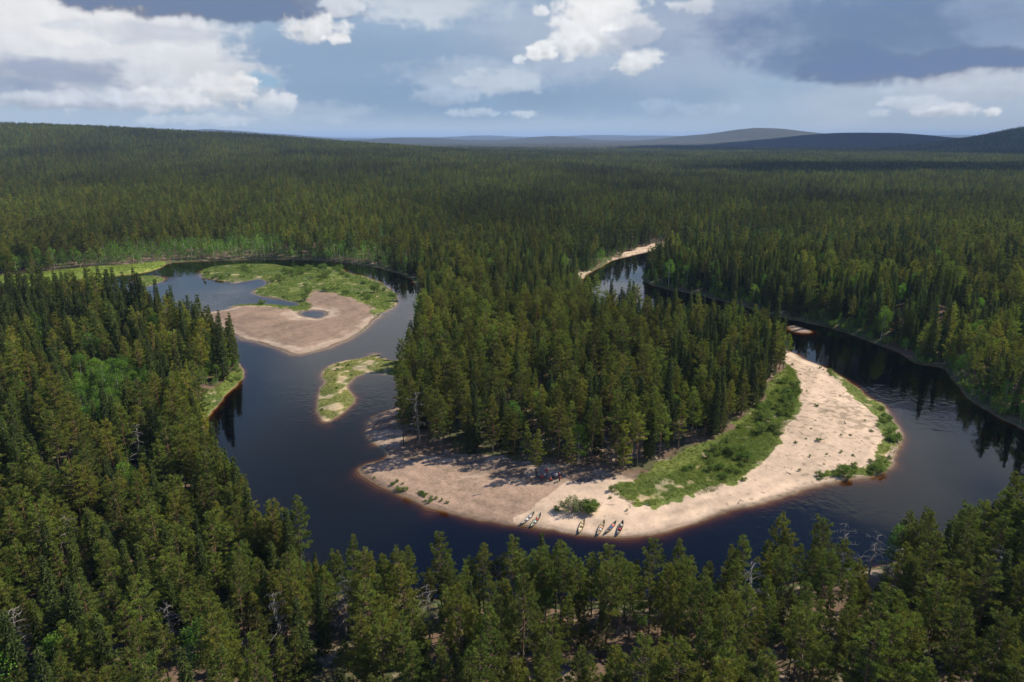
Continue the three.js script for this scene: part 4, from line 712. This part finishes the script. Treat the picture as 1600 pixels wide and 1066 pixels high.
// ---------------------------------------------------------------- the party resting under the pines
function figure(bones, blobs, res = 76, span = 1.05, mid = [0, 0.92, 0]) {
  const mc = new MarchingCubes(res, new THREE.MeshStandardMaterial(), false, false, 60000), f = mc.field, smin = (a, b, k) => { const h = Math.max(0, k - Math.abs(a - b)) / k; return Math.min(a, b) - h * h * k * 0.25; };
  mc.isolation = 0;
  for (let z = 0; z < res; z++) for (let y = 0; y < res; y++) for (let x = 0; x < res; x++) {
    const X = mid[0] + ((x - res / 2) / (res / 2)) * span, Y = mid[1] + ((y - res / 2) / (res / 2)) * span, Z = mid[2] + ((z - res / 2) / (res / 2)) * span; let d = 9;
    for (const [a, b, ra, rb] of bones) { const vx = b[0] - a[0], vy = b[1] - a[1], vz = b[2] - a[2], t = Math.min(1, Math.max(0, ((X - a[0]) * vx + (Y - a[1]) * vy + (Z - a[2]) * vz) / (vx * vx + vy * vy + vz * vz + 1e-9))); d = smin(d, Math.hypot(X - a[0] - vx * t, Y - a[1] - vy * t, Z - a[2] - vz * t) - mix(ra, rb, t), 0.05); }
    for (const [c, s] of blobs) { const q = Math.hypot((X - c[0]) / s[0], (Y - c[1]) / s[1], (Z - c[2]) / s[2]); d = smin(d, (q - 1) * Math.min(...s), 0.03); }
    f[x + y * res + z * res * res] = -d;
  }
  mc.update();
  const n = mc.count, g = new THREE.BufferGeometry(), p = new Float32Array(n * 3), q = new Float32Array(n * 3);
  for (let i = 0; i < n; i++) for (let c = 0; c < 3; c++) { p[i * 3 + c] = mc.positionArray[i * 3 + c] * span + mid[c]; q[i * 3 + c] = mc.normalArray[i * 3 + c]; }
  g.setAttribute('position', new THREE.BufferAttribute(p, 3)); g.setAttribute('normal', new THREE.BufferAttribute(q, 3)); return g;
}
function pose(kind) {
  const J = kind === 'stand' ? { hip: [0, 0.95, 0], chest: [0, 1.32, 0.02], neck: [0, 1.5, 0.02], head: [0, 1.64, 0.05], hl: [0.1, 0.92, 0], hr: [-0.1, 0.92, 0], kl: [0.12, 0.5, 0.03], kr: [-0.13, 0.5, 0.02], al: [0.13, 0.08, -0.01], ar: [-0.16, 0.08, 0], sl: [0.19, 1.42, 0], sr: [-0.19, 1.42, 0], el: [0.25, 1.13, 0.02], er: [-0.27, 1.14, 0], wl: [0.24, 0.92, 0.16], wr: [-0.2, 0.98, 0.2] }
    : kind === 'bend' ? { hip: [0, 0.9, -0.1], chest: [0, 1.18, 0.14], neck: [0, 1.3, 0.27], head: [0, 1.37, 0.4], hl: [0.1, 0.88, -0.1], hr: [-0.1, 0.88, -0.1], kl: [0.13, 0.47, 0.06], kr: [-0.13, 0.47, 0.04], al: [0.13, 0.08, -0.02], ar: [-0.15, 0.08, -0.04], sl: [0.19, 1.24, 0.2], sr: [-0.19, 1.24, 0.2], el: [0.23, 0.98, 0.3], er: [-0.23, 0.98, 0.3], wl: [0.16, 0.76, 0.42], wr: [-0.16, 0.76, 0.42] }
      : { hip: [0, 0.32, -0.05], chest: [0, 0.68, 0.02], neck: [0, 0.85, 0.06], head: [0, 0.98, 0.1], hl: [0.1, 0.3, 0], hr: [-0.1, 0.3, 0], kl: [0.16, 0.5, 0.4], kr: [-0.17, 0.48, 0.4], al: [0.15, 0.08, 0.52], ar: [-0.16, 0.08, 0.54], sl: [0.19, 0.78, 0.02], sr: [-0.19, 0.78, 0.02], el: [0.26, 0.55, 0.14], er: [-0.26, 0.55, 0.14], wl: [0.14, 0.52, 0.36], wr: [-0.15, 0.5, 0.34] };
  const foot = (a) => [a[0], a[1] - 0.035, a[2] + 0.15], hand = (w, s) => [w[0] - s * 0.02, w[1] - 0.05, w[2] + 0.06];
  const fingers = []; for (const [w, s] of [[J.wl, 1], [J.wr, -1]]) { const h = hand(w, s); for (let k = 0; k < 4; k++) fingers.push([h, [h[0] + s * (k - 1.5) * 0.02, h[1] - 0.05 - 0.01 * (k % 2), h[2] + 0.05], 0.014, 0.009]); fingers.push([w, [w[0] - s * 0.05, w[1] - 0.05, w[2] + 0.07], 0.014, 0.01]); }
  const seat = kind === 'sit' ? [[[J.hip[0], 0.2, -0.08], [0.17, 0.14, 0.17]]] : [];
  const bones = [[J.hip, J.chest, 0.135, 0.15], [J.chest, J.neck, 0.13, 0.06], [J.neck, J.head, 0.055, 0.07], [J.hl, J.kl, 0.09, 0.06], [J.hr, J.kr, 0.09, 0.06], [J.kl, J.al, 0.06, 0.042], [J.kr, J.ar, 0.06, 0.042], [J.al, foot(J.al), 0.045, 0.038], [J.ar, foot(J.ar), 0.045, 0.038], [J.sl, J.sr, 0.07, 0.07], [J.sl, J.el, 0.058, 0.045], [J.sr, J.er, 0.058, 0.045], [J.el, J.wl, 0.043, 0.03], [J.er, J.wr, 0.043, 0.03], [J.wl, hand(J.wl, 1), 0.03, 0.034], [J.wr, hand(J.wr, -1), 0.03, 0.034], ...fingers];
  const blobs = [[J.head, [0.082, 0.118, 0.1]], [[J.head[0], J.head[1] - 0.01, J.head[2] + 0.1], [0.016, 0.025, 0.025]], [[J.head[0] + 0.083, J.head[1], J.head[2]], [0.014, 0.03, 0.02]], [[J.head[0] - 0.083, J.head[1], J.head[2]], [0.014, 0.03, 0.02]], ...seat];
  const body = figure(bones, blobs, 84, 1.0, [0, 0.9, 0.15]);
  const grow = 0.018, G = ([a, b, r, s]) => [a, b, r + grow, s + grow];
  const jacket = figure([[J.hip, J.chest, 0.14, 0.15], [J.chest, [mix(J.chest[0], J.neck[0], 0.7), mix(J.chest[1], J.neck[1], 0.7), mix(J.chest[2], J.neck[2], 0.7)], 0.13, 0.07], [J.sl, J.sr, 0.07, 0.07], [J.sl, J.el, 0.06, 0.047], [J.sr, J.er, 0.06, 0.047], [J.el, J.wl, 0.046, 0.034], [J.er, J.wr, 0.046, 0.034]].map(G), [], 64, 1.0, [0, 0.9, 0.15]);
  const trousers = figure([[J.hip, J.hl, 0.13, 0.1], [J.hip, J.hr, 0.13, 0.1], [J.hl, J.kl, 0.095, 0.068], [J.hr, J.kr, 0.095, 0.068], [J.kl, J.al, 0.066, 0.055], [J.kr, J.ar, 0.066, 0.055]].map(([a, b, r, s]) => [a, b, r + 0.01, s + 0.01]), seat.map(([c, s]) => [c, s.map((q) => q + 0.012)]), 64, 1.0, [0, 0.9, 0.15]);
  const hair = figure([], [[[J.head[0], J.head[1] + 0.035, J.head[2] - 0.022], [0.094, 0.1, 0.1]]], 40, 0.3, J.head);
  return { body, jacket, trousers, hair };
}
const POSES = { stand: pose('stand'), bend: pose('bend'), sit: pose('sit') };
const skin = plain(0.46, 0.28, 0.2, 0.6), hairs = [plain(0.05, 0.035, 0.025, 0.8), plain(0.22, 0.14, 0.07, 0.8)], navy = plain(0.02, 0.025, 0.04, 0.9), grey = plain(0.12, 0.12, 0.12, 0.9);
const PARTY = [
  ['stand', [0.03, 0.03, 0.035], navy, 0.6, 'person in black standing apart at the dark end of the party'], ['stand', [0.5, 0.03, 0.04], navy, 2.4, 'person in red jacket standing nearest the water, arms forward'],
  ['sit', [0.5, 0.5, 0.5], grey, 0.2, 'person in white top sitting beside the red-jacketed stander'], ['stand', [0.48, 0.03, 0.07], grey, 3.5, 'person in crimson jacket standing at the back under the pines'],
  ['sit', [0.6, 0.1, 0.04], navy, 1.2, 'person in orange-red jacket sitting low at the front'], ['sit', [0.04, 0.04, 0.05], navy, 5.1, 'person in black jacket sitting in the middle of the ring'],
  ['stand', [0.62, 0.64, 0.68], navy, 2.9, 'person in white jacket standing in the middle of the party'], ['bend', [0.3, 0.02, 0.03], navy, 4.2, 'person in dark red jacket bending over the gear'],
  ['sit', [0.14, 0.15, 0.17], grey, 3.9, 'person in grey jacket sitting at the edge by the lit pine'], ['bend', [0.4, 0.06, 0.03], navy, 0.9, 'person in rust jacket and dark trousers bending at the sunlit edge'],
  ['sit', [0.2, 0.24, 0.3], navy, 0.8, 'person in slate jacket sitting behind the red stander'], ['sit', [0.1, 0.16, 0.3], grey, 3.2, 'person in blue jacket sitting with back to the wood'],
];
pairs(PEOPLE).forEach(([x, z], i) => {
  const [k, c, legs, turn, label] = PARTY[i], P = POSES[k], g = base('person', x, height(x, z) - 0.03, z, turn);
  tag(g, label, 'person', 'party resting under the pines');
  mesh('body', P.body, skin, g); mesh('jacket', P.jacket, plain(...c, 0.8), g); mesh('trousers', P.trousers, legs, g); mesh('hair', P.hair, hairs[i % 2], g);
});

// driftwood on the beaches
[[-8, -141, 2.4, 0.4], [52, -139, 2.2, 1.0], [68, -152, 1.8, 2.2], [84, -170, 2.6, 0.2], [96, -182, 2.0, 1.4], [30, -136.5, 1.6, 2.6], [-31, -148, 2.2, 0.9]].forEach(([x, z, L, turn], i) => {
  const s = new Soup(), r = rng(700 + i); s.tube([0, 1, 2, 3, 4].map((k) => [(k / 4 - 0.5) * L, 0.08 + 0.03 * r(), 0.12 * (r() - 0.5)]), [0.1, 0.09, 0.075, 0.06, 0.03], 6, [1, 1, 1]);
  const g = base('driftwood', x, height(x, z) - 0.02, z, turn), where = ['on gravel near the party', 'on pale sand past the canoes', 'below the green strip', 'on the open pale sand', 'near the bushy tip of the bend', 'just past the close three canoes', 'on gravel by the narrows'][i];
  tag(g, `weathered grey driftwood branch lying ${where}`, 'driftwood', 'driftwood on the sand'); mesh('stem', s.geometry(), silver, g);
  const b = new Soup(); b.tube([[0.1 * L, 0.1, 0], [0.3 * L, 0.22, 0.35]], [0.05, 0.012], 5, [1, 1, 1]); mesh('branch', b.geometry(), silver, g);
});

// shower clouds high up out of view, whose shade lies on the far hills and the plain
function cloudShape(seed, sx, sy, sz) { const r = rng(seed), list = []; for (let k = 0; k < 26; k++) { const g = new THREE.IcosahedronGeometry(1, 3), p = g.attributes.position, a = r() * 6.283, d = Math.sqrt(r()), q = (0.30 + 0.22 * r()) * (1.15 - 0.5 * d), cx = Math.cos(a) * d * 0.8, cz = Math.sin(a) * d * 0.8; for (let i = 0; i < p.count; i++) { const x = p.getX(i), y = p.getY(i), z = p.getZ(i), m = 1 + 0.22 * noise(x * 2.3 + k * 7, z * 2.3 + y * 1.7) + 0.1 * noise(x * 6 + k, z * 6 + y * 5); p.setXYZ(i, (cx + x * q * m) * sx, Math.max(-0.12, y * q * m) * sy, (cz + z * q * m) * sz); } g.computeVertexNormals(); list.push(g); } return mergeGeometries(list); }
const cloudMat = new THREE.MeshStandardMaterial({ color: new THREE.Color(0.85, 0.86, 0.88), roughness: 1 });
[[2350, 3750, 1550, 1750, 1350, 'broad shower cloud above the dark far hills'], [1050, 1500, 1400, 620, 260, 'long thin cloud above the wooded plain']].forEach(([x, D, up, sx, sz, label], i) => {
  const k = up / Math.tan(SUN_EL), c = mesh('cloud', cloudShape(800 + i, sx, 420, sz), cloudMat, scene); c.position.set(x + Math.sin(SUN_AZ) * k, up, -D - Math.cos(SUN_AZ) * k);
  tag(c, label, 'cloud', null, 'stuff');
});

// ---------------------------------------------------------------- air and shadows
scene.fog = new THREE.FogExp2(new THREE.Color(0.40, 0.60, 0.98), 0.000046);
scene.traverse((o) => { if (o.isMesh) { o.castShadow = true; o.receiveShadow = true; } });
renderer.render(scene, camera);
